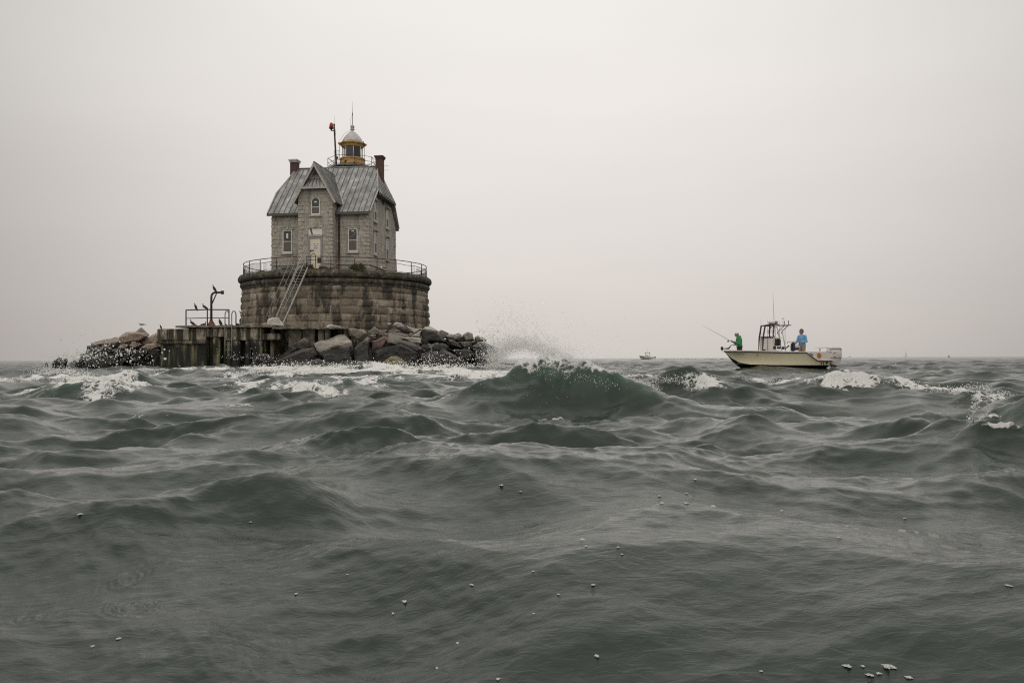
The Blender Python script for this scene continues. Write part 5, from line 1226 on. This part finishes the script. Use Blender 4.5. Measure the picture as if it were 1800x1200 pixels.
    def loft(rows, mat, name, par, sm=True):
        b = MB(); n = 20; vs = []
        for x0_, x1_, w, z in rows:
            for j in range(n):
                t = 2 * math.pi * j / n; cx_, cw = (x0_ + x1_) / 2, (x1_ - x0_) / 2
                sx, sy = math.cos(t), math.sin(t); e = .45
                vs.append((cx_ + cw * math.copysign(abs(sx) ** e, sx), w * math.copysign(abs(sy) ** e, sy), z))
        k = len(rows); b.add(vs, [(i * n + j, i * n + (j + 1) % n, (i + 1) * n + (j + 1) % n, (i + 1) * n + j) for i in range(k - 1) for j in range(n)], 0, sm)
        b.add(vs[:n], [tuple(range(n))]); b.add(vs[-n:], [tuple(range(n))])
        return b.build(name, mat, par)
    ob = loft([(xa + .05, xb - .02, .20, .50), (xa - .02, xb, .23, .56), (xa - .02, xb, .235, .80), (xa, xb, .23, .97), (xa + .04, xb - .02, .20, 1.03)], M['gel'], 'outboard_motor', o)
    loft([(xa + .06, xb - .03, .19, 1.028), (xa + .02, xb - .02, .20, 1.0), (xa + .05, xb - .04, .185, 1.08), (xa + .14, xb - .10, .13, 1.11)], M['gel'], 'cowl_top', ob)
    q = MB(); z = BX(1464, 611.2)[1]; q.box(((xa + xb) / 2 + .01, 0, z), (xb - xa - .10, .472, .05), bev=.01); q.build('air_vent', M['black'], ob)
    loft([(xa + .18, xb - .26, .07, -.5), (xa + .2, xb - .2, .08, -.05), (xa + .14, xb - .12, .12, .2), (xa + .04, xb - .02, .18, .40), (xa + .02, xb - .02, .20, .51)], M['gel'], 'leg', ob)
    q = MB(); q.box(((xa + xb) / 2, 0, .51), (xb - xa + .0, .475, .018)); q.build('seam', M['darkalu'], ob)
    q = MB(); a = BX(1470, 639); q.box((a[0], -.02, a[1] - .02), (.28, .5, .07), Matrix.Rotation(.2, 3, 'Y')); q.tube([(a[0], 0, -.1), (a[0] + .03, 0, a[1] + .1), (a[0] - .02, 0, a[1] + .28)], .045, 6); q.build('trim_plate', M['black'], ob)
    q = MB(); a = BX(1450, 630); q.tube([(a[0] - .12, -.3, a[1]), (a[0], -.3, a[1] + .03), (a[0] + .16, -.25, a[1] - .02)], [.05, .07, .05], 8); q.build('tilt_bracket', M['black'], ob)
    me = text_mesh('SUZUKI', .105, 'motor_lettering', .002); t = link('lettering', me, M['ink'], ob); a = BX(1457.5, 616.3); t.location = (a[0] + .03, -.243, a[1]); t.rotation_euler = (math.pi / 2, 0, 0)
    q = MB(); a = BX(1470, 617); q.box((a[0], -.24, a[1]), (.20, .006, .02)); q.box((a[0] - .03, -.24, a[1] - .07), (.10, .006, .012)); a = BX(1470, 624.5); q.box((a[0], -.238, a[1]), (.07, .006, .035)); q.build_pieces('trim_mark', M['ink'], ob)
    ob.location = (-.04, 0, -.08); o.scale = (.978, 1, 1)
    return o
build_boat()

# spare rods standing in holders behind the console
for px, y0, y1, yy in ((1340, 617, 561, .2), (1345.5, 617, 562, -.42), (1360.5, 592, 560, .3), (1364.5, 592, 562, .1), (1376.5, 609, 561, -.35), (1373, 595, 563, .25)):
    b = P(px, y0, BD); b.y = BD + yy; q = MB(); h = P(px, y1, BD).z - b.z; q.tube([(0, 0, -.3), (0, 0, h * .3), (0, 0, h)], [.012, .010, .004], 5)
    o = q.build('spare_rod', M['ink']); o.location = b
    tag(o, {1340: 'thin rod standing at the front edge of the white console', 1345.5: 'rod running down the near side of the white console', 1360.5: 'rod standing left behind the black seat', 1364.5: 'rod standing behind the middle of the black seat', 1376.5: 'rod standing upright right of the black seat', 1373: 'short rod between the black seat and rear T-top leg'}[px], 'fishing rod', 'spare rods standing in the fishing boat')

DECK = BO.z + .10
p1 = P(1299.5, 616, BD)
pose1 = dict(spine=[(0, 0, .90), (-.02, 0, 1.26), (-.085, 0, 1.42), (-.145, 0, 1.545)], hood=True, hoodell=[((-.02, 0, 1.42), (.10, .11, .075)), ((.03, 0, 1.44), (.07, .09, .07))],
             arms=[((-.03, -.19, 1.34), (-.10, -.23, 1.07), (-.36, -.10, 1.17), (-.43, -.06, 1.205)), ((-.03, .19, 1.34), (-.10, .20, 1.06), (-.27, .04, 1.12), (-.34, -.02, 1.155))],
             legs=[((-.02, -.11, .48), (.02, -.12, .08), (-.14, -.13, .04)), ((.03, .11, .48), (.06, .12, .08), (-.10, .13, .04))])
person(Vector((p1.x, BD - .05, DECK)), R(8), 1.03, 'angler in green hoodie and black trousers casting at the bow', pose1, [M['green'], M['pants'], M['white']])
p2 = P(1409, 616, BD)
pose2 = dict(spine=[(0, 0, .93), (0, 0, 1.31), (-.01, 0, 1.48), (-.035, 0, 1.625)], shorts=True, beard=True,
             arms=[((-.0, -.20, 1.40), (.02, -.27, 1.13), (-.20, -.15, 1.09), (-.27, -.10, 1.09)), ((-.0, .20, 1.40), (-.06, .27, 1.14), (-.26, .17, 1.06), (-.33, .15, 1.05))],
             legs=[((-.03, -.12, .50), (.02, -.13, .08), (-.15, -.14, .04)), ((-.02, .12, .50), (.03, .13, .08), (-.14, .14, .04))])
person(Vector((p2.x, BD - .10, DECK)), R(28), 1.065, 'man in light blue shirt, khaki shorts and dark cap standing near the stern', pose2, [M['blue'], M['khaki'], M['capgrey']], R(-22))
# the rod being fished
def build_rod():
    b = P(1293.5, 605, BD - .1); o = empty('casting_rod', b, 0, 'long thin fishing rod held out by the angler in green', 'fishing rod')
    L = lambda px, py, y=0: P(px, py, BD - .1 + y) - b
    q = MB(); q.tube([L(1293, 604.6), L(1282, 598)], [.016, .013], 6); q.build('handle', M['ink'], o)
    q = MB(); q.tube([L(1282, 598), L(1265, 588.3), L(1248, 579), L(1234, 571.6)], [.011, .009, .006, .003], 5); q.build('blank', M['ink'], o)
    q = MB(); c = L(1280, 599.5); q.tube([c + Vector((0, -.04, 0)), c + Vector((0, .04, 0))], [.05, .05], 10); q.tube([c, c + Vector((-.06, -.05, .0))], .012, 5); q.build('reel', M['darkalu'], o)
build_rod()

# ------------------------------------------------------------------ birds
def cormorant(px, py, D, face, up, sc, label, look=None, squat=False):
    loc = P(px, py, D); o_ = None
    t = up                     # body pitch: 0 level, 1 upright
    ax = Vector((-math.cos(t * 1.2), 0, math.sin(t * 1.2)))      # tail -> chest
    c = Vector((0, 0, .20 if not squat else .12)) ; tail = c - ax * .17; chest = c + ax * .15
    ne = chest + Vector((-.05, 0, .13)); hd = ne + Vector((-.01, 0, .07)); bk = hd + Vector((-.11, 0, .012))
    if look == 'back': bk = hd + Vector((.10, 0, -.01))
    if look == 'tuck': ne = chest + Vector((.0, 0, .10)); hd = ne + Vector((-.05, 0, .05)); bk = hd + Vector((-.08, 0, -.04))
    caps = [(tail, chest, .085, .098), (c, chest, .112, .09), (chest, ne, .066, .036), (ne, hd, .034, .042), (hd, hd + (bk - hd) * .4, .028, .016), (hd + (bk - hd) * .3, bk, .013, .008), (tail, tail - ax * .16 - Vector((0, 0, .01)), .045, .018), (tail, tail - ax * .10 + Vector((0, 0, -.03)), .03, .015)]
    if not squat: caps += [(c + Vector((.03, -.03, -.06)), Vector((.02, -.03, .0)), .018, .013), (c + Vector((.03, .03, -.06)), Vector((.02, .03, .0)), .018, .013), (Vector((.02, -.03, .01)), Vector((-.05, -.035, .005)), .012, .008), (Vector((.02, .03, .01)), Vector((-.05, .035, .005)), .012, .008)]
    o = fused('cormorant', caps, [], .012, M['feather'], None, 2)
    o.location = loc; o.scale = (sc * face, sc, sc) if face > 0 else (sc, sc, sc)
    if face > 0: o.scale = (sc, sc, sc); o.rotation_euler = (0, 0, math.pi)
    tag(o, label, 'bird', 'cormorants resting on the landing'); return o
cormorant(377.5, 512.8, DD + 1.8, -1, .85, 1.0, 'cormorant perched on top of the curved davit')
cormorant(344.5, 544.3, DD + 1.2, -1, 1.0, .92, 'upright cormorant on the top rail, the left one of two')
cormorant(360.5, 543.8, DD + 1.2, -1, .45, .92, 'crouching cormorant on the top rail beside the davit')
cormorant(339, 572.4, DD + .5, -1, .5, .95, 'cormorant standing on the slab inside the railing at its left end')
cormorant(357.5, 572.5, DD + .9, 1, .1, .85, 'low sitting cormorant looking back left of the davit base', 'back', True)
cormorant(388, 573, DD + .5, -1, .95, 1.1, 'tall preening cormorant right of the davit base', 'tuck')
cormorant(399, 573.5, DD + 2.5, -1, .6, .55, 'small cormorant half hidden between the ladder hoops', None, True)
cormorant(419, 573, DD + 2.0, -1, .15, .95, 'cormorant sitting on the slab against the pier wall', None, True)
cormorant(283, 578, DD + 1.0, -1, 1.0, .62, 'small upright bird on the far left corner of the landing')
cormorant(423, 552, 79.5, -1, .8, .6, 'small bird clinging to the left edge of the pier wall')
def gull(px, py, D, sc, label, sit=False):
    loc = P(px, py, D); o = empty('gull', loc, 0, label, 'bird'); o.scale = (sc,) * 3; z = .14 if not sit else .08
    caps = [((.12, 0, z + .02), (-.08, 0, z + .02), .045, .07), ((-.08, 0, z + .03), (-.16, 0, z + .12), .05, .036), ((-.16, 0, z + .12), (-.18, 0, z + .13), .042, .036), ((-.19, 0, z + .125), (-.25, 0, z + .11), .013, .008), ((.1, 0, z + .02), (.24, 0, z + .02), .035, .018)]
    if not sit: caps += [((0, -.03, z), (0, -.03, 0), .011, .009), ((0, .03, z), (0, .03, 0), .011, .009)]
    fused('body', caps, [], .011, M['gullwhite'], o, 1)
    for s in (-1, 1): fused('wing', [((-.08, s * .06, z + .05), (.14, s * .045, z + .04), .035, .03), ((.12, s * .04, z + .04), (.33, s * .02, z + .03), .026, .008)], [], .010, M['gullgrey'], o, 1)
gull(249, 574.6, 71.5, 1.25, 'gull with dark wings on the tip of the pyramid shaped rock')
gull(674.5, 474.0, 71.9, 1.2, 'white gull sitting on the coping of the round pier', True)

# ------------------------------------------------------------------ far away on the horizon
def far_boat():
    D = 450.0; b = P(1123.5, 631.4, D); o = empty('motor_boat', b, R(-6), 'small distant white motor boat with dark canopy heading left', 'boat'); s = D / 1500
    L = 27 * s
    q = MB(); st = [(0, .05, 2.0), (.12, .55, 1.9), (.35, 1.1, 1.55), (.7, 1.25, 1.3), (1, 1.2, 1.2)]
    vs = []; 
    for t, w, z in st: vs += [(t * L, -w, z), (t * L + (1 - t) * .9, -w * .6, -.2), (t * L + (1 - t) * .9, w * .6, -.2), (t * L, w, z)]
    q.add(vs, [(i * 4 + k, i * 4 + (k + 1) % 4, i * 4 + 4 + (k + 1) % 4, i * 4 + 4 + k) for i in range(4) for k in range(4)] + [(0, 1, 2, 3), (16, 17, 18, 19)]); q.build('hull', M['gel'], o)
    q = MB(); q.box((L * .2, -.95, 1.45), (L * .36, .12, .3)); q.box((L * .42, -.9, .35), (L * .5, .1, .35)); q.build_pieces('hull_stripe', M['ink'], o)
    q = MB(); q.ext([(L * .38, -.6, 1.2), (L * .62, -.6, 1.2), (L * .58, -.6, 2.4), (L * .44, -.6, 2.4)], (0, 1.2, 0)); q.build('console', M['gel'], o)
    for x in (L * .42, L * .68):
        for y in (-.7, .7): q = MB(); q.tube([(x, y, 1.2), (x - .1, y, 3.4)], .06, 5); q.build('post', M['darkalu'], o)
    q = MB(); q.box((L * .54, 0, 3.5), (L * .36, 1.9, .22), bev=.06); q.build('canopy', M['ink'], o)
    q = MB(); q.tube([(L * .52, 0, 3.5), (L * .5, 0, 6.2)], .05, 5); q.build('antenna', M['darkalu'], o)
    q = MB(); q.box((L * 1.02, 0, 1.0), (.7, .5, 1.0), bev=.1); q.build('outboard_motor', M['ink'], o)
far_boat()
M['foamw'] = None
def far_sail(px, py0, py1, D, L, label, sail):
    b = P(px, py0, D); o = empty('sailboat', b, 0, label, 'sailboat'); h = P(px, py1, D).z - b.z
    q = MB(); q.ext([(-L / 2, -1.2, 1.6), (L / 2, -1.2, 1.3), (L * .42, -1.2, -.5), (-L * .38, -1.2, -.5)], (0, 2.4, 0)); q.build('hull', M['far'], o)
    q = MB(); q.tube([(0, 0, 1), (0, 0, h)], .35, 5); q.build('mast', M['far'], o)
    if sail: q = MB(); q.ext([(.3, -.1, 3), (L * .32, -.1, 3), (.3, -.1, h * .95)], (0, .2, 0)); q.build('sail', M['far'], o)
M['far'] = plain('haze_pale_boat', (.66, .63, .60), .7, .05)  # haze painted into the colour: hull, mast and sail all one pale grey
far_sail(1592, 627.2, 616, 2600, 13, 'faint pale sailboat on the horizon, right of the fishing boat', True)
far_sail(1494, 627.6, 621.5, 2400, 7, 'tiny masted boat on the horizon just behind the outboard', False)
def buoy():
    b = P(1668, 627.5, 1500); o = empty('channel_buoy', b, 0, 'tiny dark buoy on the horizon near the right edge', 'buoy')
    q = MB(); q.lathe([(1.6, -.5), (1.6, .8), (.9, 1.0), (.35, 3.6), (.2, 4.0)], 12, (0, 0, 0)); q.build('float', M['ink'], o)
buoy()
# ------------------------------------------------------------------ plants on the platform
def shrub(px, D, w, h, n, cols, label, seed, dry=False):
    b = P(px, 472, D); loc = Vector((b.x, D, PZ)); o = empty('shrub' if not dry else 'weeds', loc, 0, label, 'plant'); rng = random.Random(seed)
    q = MB(); st = MB()
    for i in range(40):
        x = rng.gauss(0, w * .32); y = rng.gauss(0, .22); hh = h * (1 - min(1, (x / w) ** 2 * 1.3)) * rng.uniform(.5, 1.1); lx = rng.gauss(0, .18)
        st.tube([(x, y, 0), (x + lx * .5, y, hh * .6), (x + lx, y + rng.gauss(0, .05), hh)], [.009, .006, .003], 3)
        for k in range(n // 40):
            t = rng.uniform(.2, 1.0); c = Vector((x + lx * t + rng.gauss(0, .06), y + rng.gauss(0, .08), hh * t)); s = rng.uniform(.03, .065)
            a = Vector([rng.gauss(0, 1) for _ in range(3)]).normalized(); d = a.cross(Vector([rng.gauss(0, 1) for _ in range(3)])).normalized()
            q.add([c - a * s, c + d * s * .45, c + a * s, c - d * s * .45], [(0, 1, 2, 3)], rng.randrange(len(cols)))
    q.build('foliage', cols, o); st.build('stem', M['darktrim'], o)
gr = [plain('leaf_dark', (.028, .038, .014), .7, .3), plain('leaf_green', (.06, .075, .022), .7, .3), plain('leaf_yellow', (.13, .12, .03), .7, .3)]
br_ = [plain('dry_leaf', (.10, .065, .03), .8, .3), plain('dry_olive', (.085, .075, .032), .8, .3), plain('dry_rust', (.14, .07, .03), .8, .3)]
shrub(629, 72.2, 1.0, .62, 2400, gr, 'dark green shrub on the pier top below the right window', 1)
shrub(543, 72.0, .9, .5, 1600, br_, 'reddish brown weeds on the pier top in front of the door', 2, True)
shrub(568, 72.1, .7, .36, 900, [br_[1], gr[1], br_[0]], 'low olive weeds on the pier top right of the door', 3, True)

# ------------------------------------------------------------------ spray, foam flecks and splashes
m = NT('water_drops'); df = m.n('ShaderNodeBsdfDiffuse'); df.inputs[0].default_value = (.92, .92, .90, 1); tl = m.n('ShaderNodeBsdfTranslucent'); tl.inputs[0].default_value = (.95, .95, .93, 1)
ms = m.n('ShaderNodeMixShader'); ms.inputs[0].default_value = .5; m.l(df.outputs[0], ms.inputs[1]); m.l(tl.outputs[0], ms.inputs[2])
m.done((.9, .9, .88), .08, None, IOR=1.33, Transmission_Weight=1.0); m2 = m.n('ShaderNodeMixShader'); m.l(m.ramp(m.noise(30, 1), ((.40, .75), (.52, 1))), m2.inputs[0]); m.l(m.b.outputs[0], m2.inputs[1]); m.l(ms.outputs[0], m2.inputs[2]); m.l(m2.outputs[0], m.o.inputs[0]); M['drops'] = m.m
m = NT('foam_clots'); M['foam'] = m.done(m.mix(m.noise(60, 4), (.60, .59, .56), (.30, .30, .29)), .8, m.bump(m.noise(90, 4), .6, .004))
_ico = None
def blobs(name, pos, rad, mat, label, sq=None, kind='stuff', sub=0):
    """many small drops in one mesh"""
    bm = bmesh.new(); bmesh.ops.create_icosphere(bm, subdivisions=sub, radius=1); bm.verts.index_update()
    v = np.array([x.co[:] for x in bm.verts], np.float32); f = np.array([[x.index for x in t.verts] for t in bm.faces], np.int32); bm.free()
    n = len(pos); rg = np.random.RandomState(n); pos = np.asarray(pos, np.float32); rad = np.asarray(rad, np.float32)
    sc = rad[:, None] * (rg.uniform(.7, 1.35, (n, 3)) if sq is None else sq * rg.uniform(.7, 1.3, (n, 3)))
    V = (pos[:, None, :] + v[None] * sc[:, None, :] * (1 + .18 * rg.randn(n, len(v), 1))).reshape(-1, 3).astype(np.float32)
    F = (f[None] + (np.arange(n) * len(v))[:, None, None]).reshape(-1, 3).astype(np.int32)
    me = bpy.data.meshes.new(name); me.vertices.add(len(V)); me.vertices.foreach_set('co', V.ravel()); me.loops.add(F.size); me.loops.foreach_set('vertex_index', F.ravel())
    me.polygons.add(len(F)); me.polygons.foreach_set('loop_start', np.arange(len(F), dtype=np.int32) * 3); me.polygons.foreach_set('use_smooth', np.ones(len(F), bool)); me.update(calc_edges=True); me.validate()
    o = link(name, me, mat); tag(o, label, None, None, kind); return o
rg = np.random.RandomState(42)
def cloud(n, path, spread, D, dD, r0, r1, tail=0, pw=2.2):
    """n drops scattered about a polyline of pixels at a real distance"""
    pos, rad = [], []; path = np.array(path, float)
    t = rg.rand(n) * (len(path) - 1); i = np.clip(t.astype(int), 0, len(path) - 2); f = t - i
    c = path[i] * (1 - f[:, None]) + path[i + 1] * f[:, None]
    g = rg.randn(n, 2) * np.array(spread)
    if tail: g[:, 1] = -np.abs(g[:, 1]) * (1 + tail * rg.rand(n) ** 3)
    c = c + g
    for k in range(n):
        p = P(c[k, 0], c[k, 1], D + rg.randn() * dD); pos.append(p[:]); rad.append(r0 + (r1 - r0) * rg.rand() ** pw)
    return pos, rad
def merge(*a): return [p for x in a for p in x[0]], [r for x in a for r in x[1]]
def arcs(n, starts, D, vx, vy, r0, r1, m=14):
    """strings of drops flung along short ballistic arcs from the crest"""
    pos, rad = [], []
    for _ in range(n):
        a = starts[rg.randint(len(starts) - 1)]; b = starts[min(starts.index(a) + 1, len(starts) - 1)]; f = rg.rand()
        x, y = a[0] + (b[0] - a[0]) * f, a[1] + (b[1] - a[1]) * f; ux, uy = rg.normal(vx, abs(vx) * .6 + 12), -abs(rg.normal(vy, vy * .55)); d = D + rg.randn() * .25; g = -uy * 1.1
        k0 = rg.uniform(.0, .6)
        for k in range(m):
            t = k0 + (k / m) * rg.uniform(.35, .5); p = P(x + ux * t + rg.randn() * .7, y + uy * t + g * t * t * .5 + rg.randn() * .7, d); pos.append(p[:]); rad.append((r0 + (r1 - r0) * rg.rand() ** 3) * (1 - .5 * t))
    return pos, rad
CR = [(866, 650), (880, 628), (900, 612), (925, 604), (955, 614), (985, 630), (1020, 645)]
W1 = merge(cloud(12000, [(864, 645), (878, 622), (900, 606), (930, 606), (965, 620), (1000, 638)], (8, 7), 15.2, .22, .002, .0075, 0, 3),
           cloud(5200, [(866, 628), (884, 602), (912, 598), (950, 612), (1000, 628)], (13, 9), 15.3, .3, .002, .0065, 0, 3),
           arcs(420, CR, 15.2, -25, 60, .002, .008), arcs(90, CR[:5], 15.3, -10, 95, .002, .0065), arcs(120, CR[2:] + [(1070, 660), (1110, 674)], 14.8, 25, 45, .002, .0065),
           cloud(900, [(855, 600), (885, 570), (920, 575), (960, 598), (1010, 625), (1060, 645)], (20, 20), 15.3, .4, .002, .0065, .5, 3),
           cloud(420, [(850, 590), (900, 560), (960, 575), (1050, 600), (1130, 620)], (32, 24), 15.2, .5, .0025, .0065, 1.0, 3),
           cloud(6500, [(985, 630), (1020, 644), (1070, 658), (1110, 674), (1150, 686)], (7, 4), 14.5, .25, .002, .008, .6, 3),
           cloud(500, [(1040, 655), (1080, 650), (1120, 660)], (16, 12), 14.9, .4, .002, .0065, 1, 3),
           cloud(500, [(930, 646), (985, 656), (1060, 670), (1100, 684)], (12, 5), 13.9, .15, .002, .008, 0, 3),
           cloud(160, [(820, 690), (880, 665), (940, 680), (1000, 720)], (30, 16), 13.6, .2, .002, .006, 0, 3))
blobs('sea_spray', *W1, M['drops'], 'burst of white spray thrown up by the breaking central wave')
W2 = merge(cloud(330, [(155, 634), (190, 622), (225, 628), (265, 634)], (20, 13), 60.0, 3, .015, .065, .0, 3), cloud(480, [(95, 640), (130, 630), (160, 634)], (16, 8), 45, 4, .012, .045, .8, 3),
           cloud(2600, [(60, 660), (110, 655), (150, 668), (200, 680)], (14, 7), 24, .8, .003, .014, .3, 3), cloud(40, [(120, 610), (160, 590), (190, 600)], (20, 12), 60, 2, .02, .04, 0, 3))
blobs('surf_spray', *W2, M['drops'], 'white drops flying over the surf at the left rocks')
W3 = merge(cloud(300, [(745, 634), (790, 636), (850, 632), (880, 620)], (14, 9), 60.5, .6, .015, .05, .3, 3), cloud(520, [(850, 590), (868, 610), (880, 635)], (8, 14), 60.0, 1, .015, .05, 0, 3),
           cloud(2200, [(440, 648), (520, 646), (600, 645), (700, 643), (800, 645), (880, 646)], (10, 3.5), 56, 1, .008, .045, 1.2, 3), cloud(130, [(400, 634), (440, 630), (470, 634)], (12, 6), 63, .6, .015, .045, .3, 3))
blobs('shore_spray', *W3, M['drops'], 'white splashes along the foot of the right-hand rocks')
W4 = merge(cloud(1260, [(1440, 672), (1500, 668), (1560, 668), (1610, 676)], (10, 3), 19.8, .3, .0025, .012, 1.5, 3), cloud(420, [(1265, 676), (1310, 668), (1390, 672)], (10, 3), 21, .5, .0025, .012, 1.2, 3), cloud(120, [(1520, 650), (1560, 645), (1620, 660)], (22, 9), 19.2, .4, .0025, .009, 1, 3),
           cloud(1260, [(1130, 680), (1180, 668), (1230, 682)], (12, 4), 17.5, .5, .0025, .012, 1.6, 3), cloud(1260, [(412, 660), (470, 652), (540, 656), (620, 650)], (10, 3), 24, .8, .006, .022, 1, 3), cloud(780, [(1640, 690), (1720, 680), (1780, 700)], (10, 3), 17, .5, .0025, .012, 1, 3))
blobs('crest_spray', *W4, M['drops'], 'drops thrown off the whitecaps')
# the little splash at the right edge
m = NT('clear_splash'); M['clear'] = m.done((.62, .64, .62), .08, None, IOR=1.33, Transmission_Weight=.55)
def small_splash():
    D = 7.7; q = MB(); L = lambda px, py, y=0: P(px, py, D + y)
    q.tube([L(1702, 768), L(1706, 745), L(1712, 722), L(1717, 706)], [.03, .022, .010, .004], 8)
    q.tube([L(1704, 760), L(1716, 742, .05), L(1728, 731, .08), L(1738, 727, .1), L(1742, 733, .1)], [.024, .014, .008, .006, .003], 8)
    q.tube([L(1698, 766), L(1703, 752), L(1701, 740)], [.03, .014, .004], 8)
    q.tube([L(1708, 768), L(1712, 752), L(1722, 748)], [.026, .012, .004], 8)
    bm = bmesh.new(); me = q.mesh('splash'); bm.from_mesh(me); bmesh.ops.subdivide_edges(bm, edges=bm.edges[:], cuts=2)
    for v in bm.verts: v.co += Vector((mnoise.noise(v.co * 40), mnoise.noise(v.co * 40 + Vector((9, 0, 0))), mnoise.noise(v.co * 40 + Vector((0, 9, 0))))) * .012
    bm.to_mesh(me); bm.free(); o = link('splash', me, M['clear']); tag(o, 'small jet of water leaping from the wave at the right edge', None, None, 'stuff')
    W = merge(cloud(160, [(1700, 765), (1706, 745), (1714, 715), (1718, 700)], (4, 6), D, .03, .0025, .009, 0, 3), cloud(120, [(1706, 755), (1725, 735), (1742, 730)], (5, 4), D, .03, .0025, .007, 0, 3), cloud(160, [(1690, 768), (1710, 766), (1740, 760), (1770, 764)], (7, 3), D, .04, .003, .010, 0, 3), cloud(60, [(1690, 720), (1730, 700), (1760, 700)], (16, 18), D, .05, .002, .005, 0, 3))
    blobs('splash_drops', *W, M['drops'], 'drops around the small jet of water at the right edge')
small_splash()
# flecks of foam floating on the near water
def hit(px, py):
    r, th, Xf, Yf, Zf = SEA; g = P(px, py, 5); j = int(np.searchsorted(th, math.atan2(g.x, g.y)))
    d = np.stack([Xf[:, j], Yf[:, j], Zf[:, j] - EYE.z], -1); zc = d @ np.array(f_); yc = 600 - (d @ np.array(u_)) / np.maximum(zc, .01) * 1500
    k = np.argmax((yc < py) & (zc > .5)); return Vector((float(Xf[k, j]), float(Yf[k, j]), float(Zf[k, j]))), float(zc[k])
FL = [(648, 1059, 15), (770, 1027, 11), (340, 1058, 8), (476, 1044, 8), (407, 1071, 6), (121, 905, 14), (168, 1125, 11), (120, 1138, 9), (261, 1119, 6), (630, 1080, 7), (605, 1117, 8), (733, 1130, 9), (678, 1156, 7), (822, 1194, 10), (762, 1172, 7), (700, 1175, 8),
      (735, 1083, 6), (1009, 1029, 10), (1050, 996, 8), (937, 1045, 6), (890, 1055, 7), (891, 1005, 6), (996, 948, 14), (1001, 960, 6), (927, 950, 7), (874, 853, 12), (831, 838, 6), (910, 867, 6), (1010, 1155, 12), (1070, 975, 5), (1252, 890, 18), (1198, 885, 12), (1192, 881, 8), (1147, 885, 10), (1155, 877, 7), (1170, 873, 8), (1181, 862, 6),
      (1242, 844, 7), (1366, 892, 8), (1392, 898, 8), (1264, 878, 6), (1224, 868, 6), (1569, 914, 8), (1598, 913, 7), (1780, 1030, 14), (1485, 945, 9), (1116, 957, 7), (1062, 962, 6), (1396, 860, 5), (1320, 1182, 8), (310, 972, 6), (428, 921, 5), (1245, 845, 6), (1500, 925, 5), (960, 900, 6), (560, 1010, 5), (845, 1030, 6), (883, 1080, 6), (888, 1110, 7)]
fp, fr = [], []
def froth(px, py, w, dens=1.0):
    c, z = hit(px, py); s = w / 1500 * z; n = int(26 * w * dens); ph = rg.rand() * 6
    for k in range(n):
        a = rg.rand() * 2 * math.pi; q = rg.rand() ** .6 * s * .5 * (1 + .35 * math.sin(3 * a + ph) + .2 * math.sin(7 * a)); r = rg.uniform(.0009, .0024) * z / 3.5
        fp.append((c.x + q * math.cos(a), c.y + q * math.sin(a) * 1.5, c.z + r * .3 + max(0, s * .5 - q) * .10)); fr.append(r * (2.2 if rg.rand() < .04 else 1))
for k, (px, py, w) in enumerate(FL):
    if w > 8 or k % 2: froth(px, py, w * .6)
for px, py, w, n in ((1480, 1171, 12, 60), (1552, 1170, 16, 130), (1564, 1175, 9, 130), (1520, 1188, 10, 30), (1537, 1183, 7, 26), (1590, 1190, 9, 26), (1508, 1172, 4, 9)): froth(px, py, w, 1.3)
for k in range(420):                                    # crumbs carried along
    px, py = rg.uniform(0, 1800), 760 + 430 * rg.rand() ** 1.4; c, z = hit(px, py); fp.append((c.x, c.y, c.z)); fr.append(rg.uniform(.0006, .0014) * z / 4)
blobs('foam_flecks', fp, fr, M['foam'], 'scattered foam flecks and bubbles floating on the near water', np.array([1.2, 1.2, .6]), sub=1)
# wake of the far boat
def wake():
    n = 900; pos, rad = [], []
    for k in range(n):
        px = 1148 + rg.rand() ** 1.3 * 130; p = P(px, 630.3 + rg.rand() * .9, 452 + rg.randn() * 4); pos.append((p.x, p.y, .1 + rg.rand() * .35)); rad.append(rg.uniform(.15, .5))
    blobs('boat_wake', pos, rad, M['drops'], 'white wake trailing right behind the distant motor boat', np.array([2.5, 1, .5]))
wake()
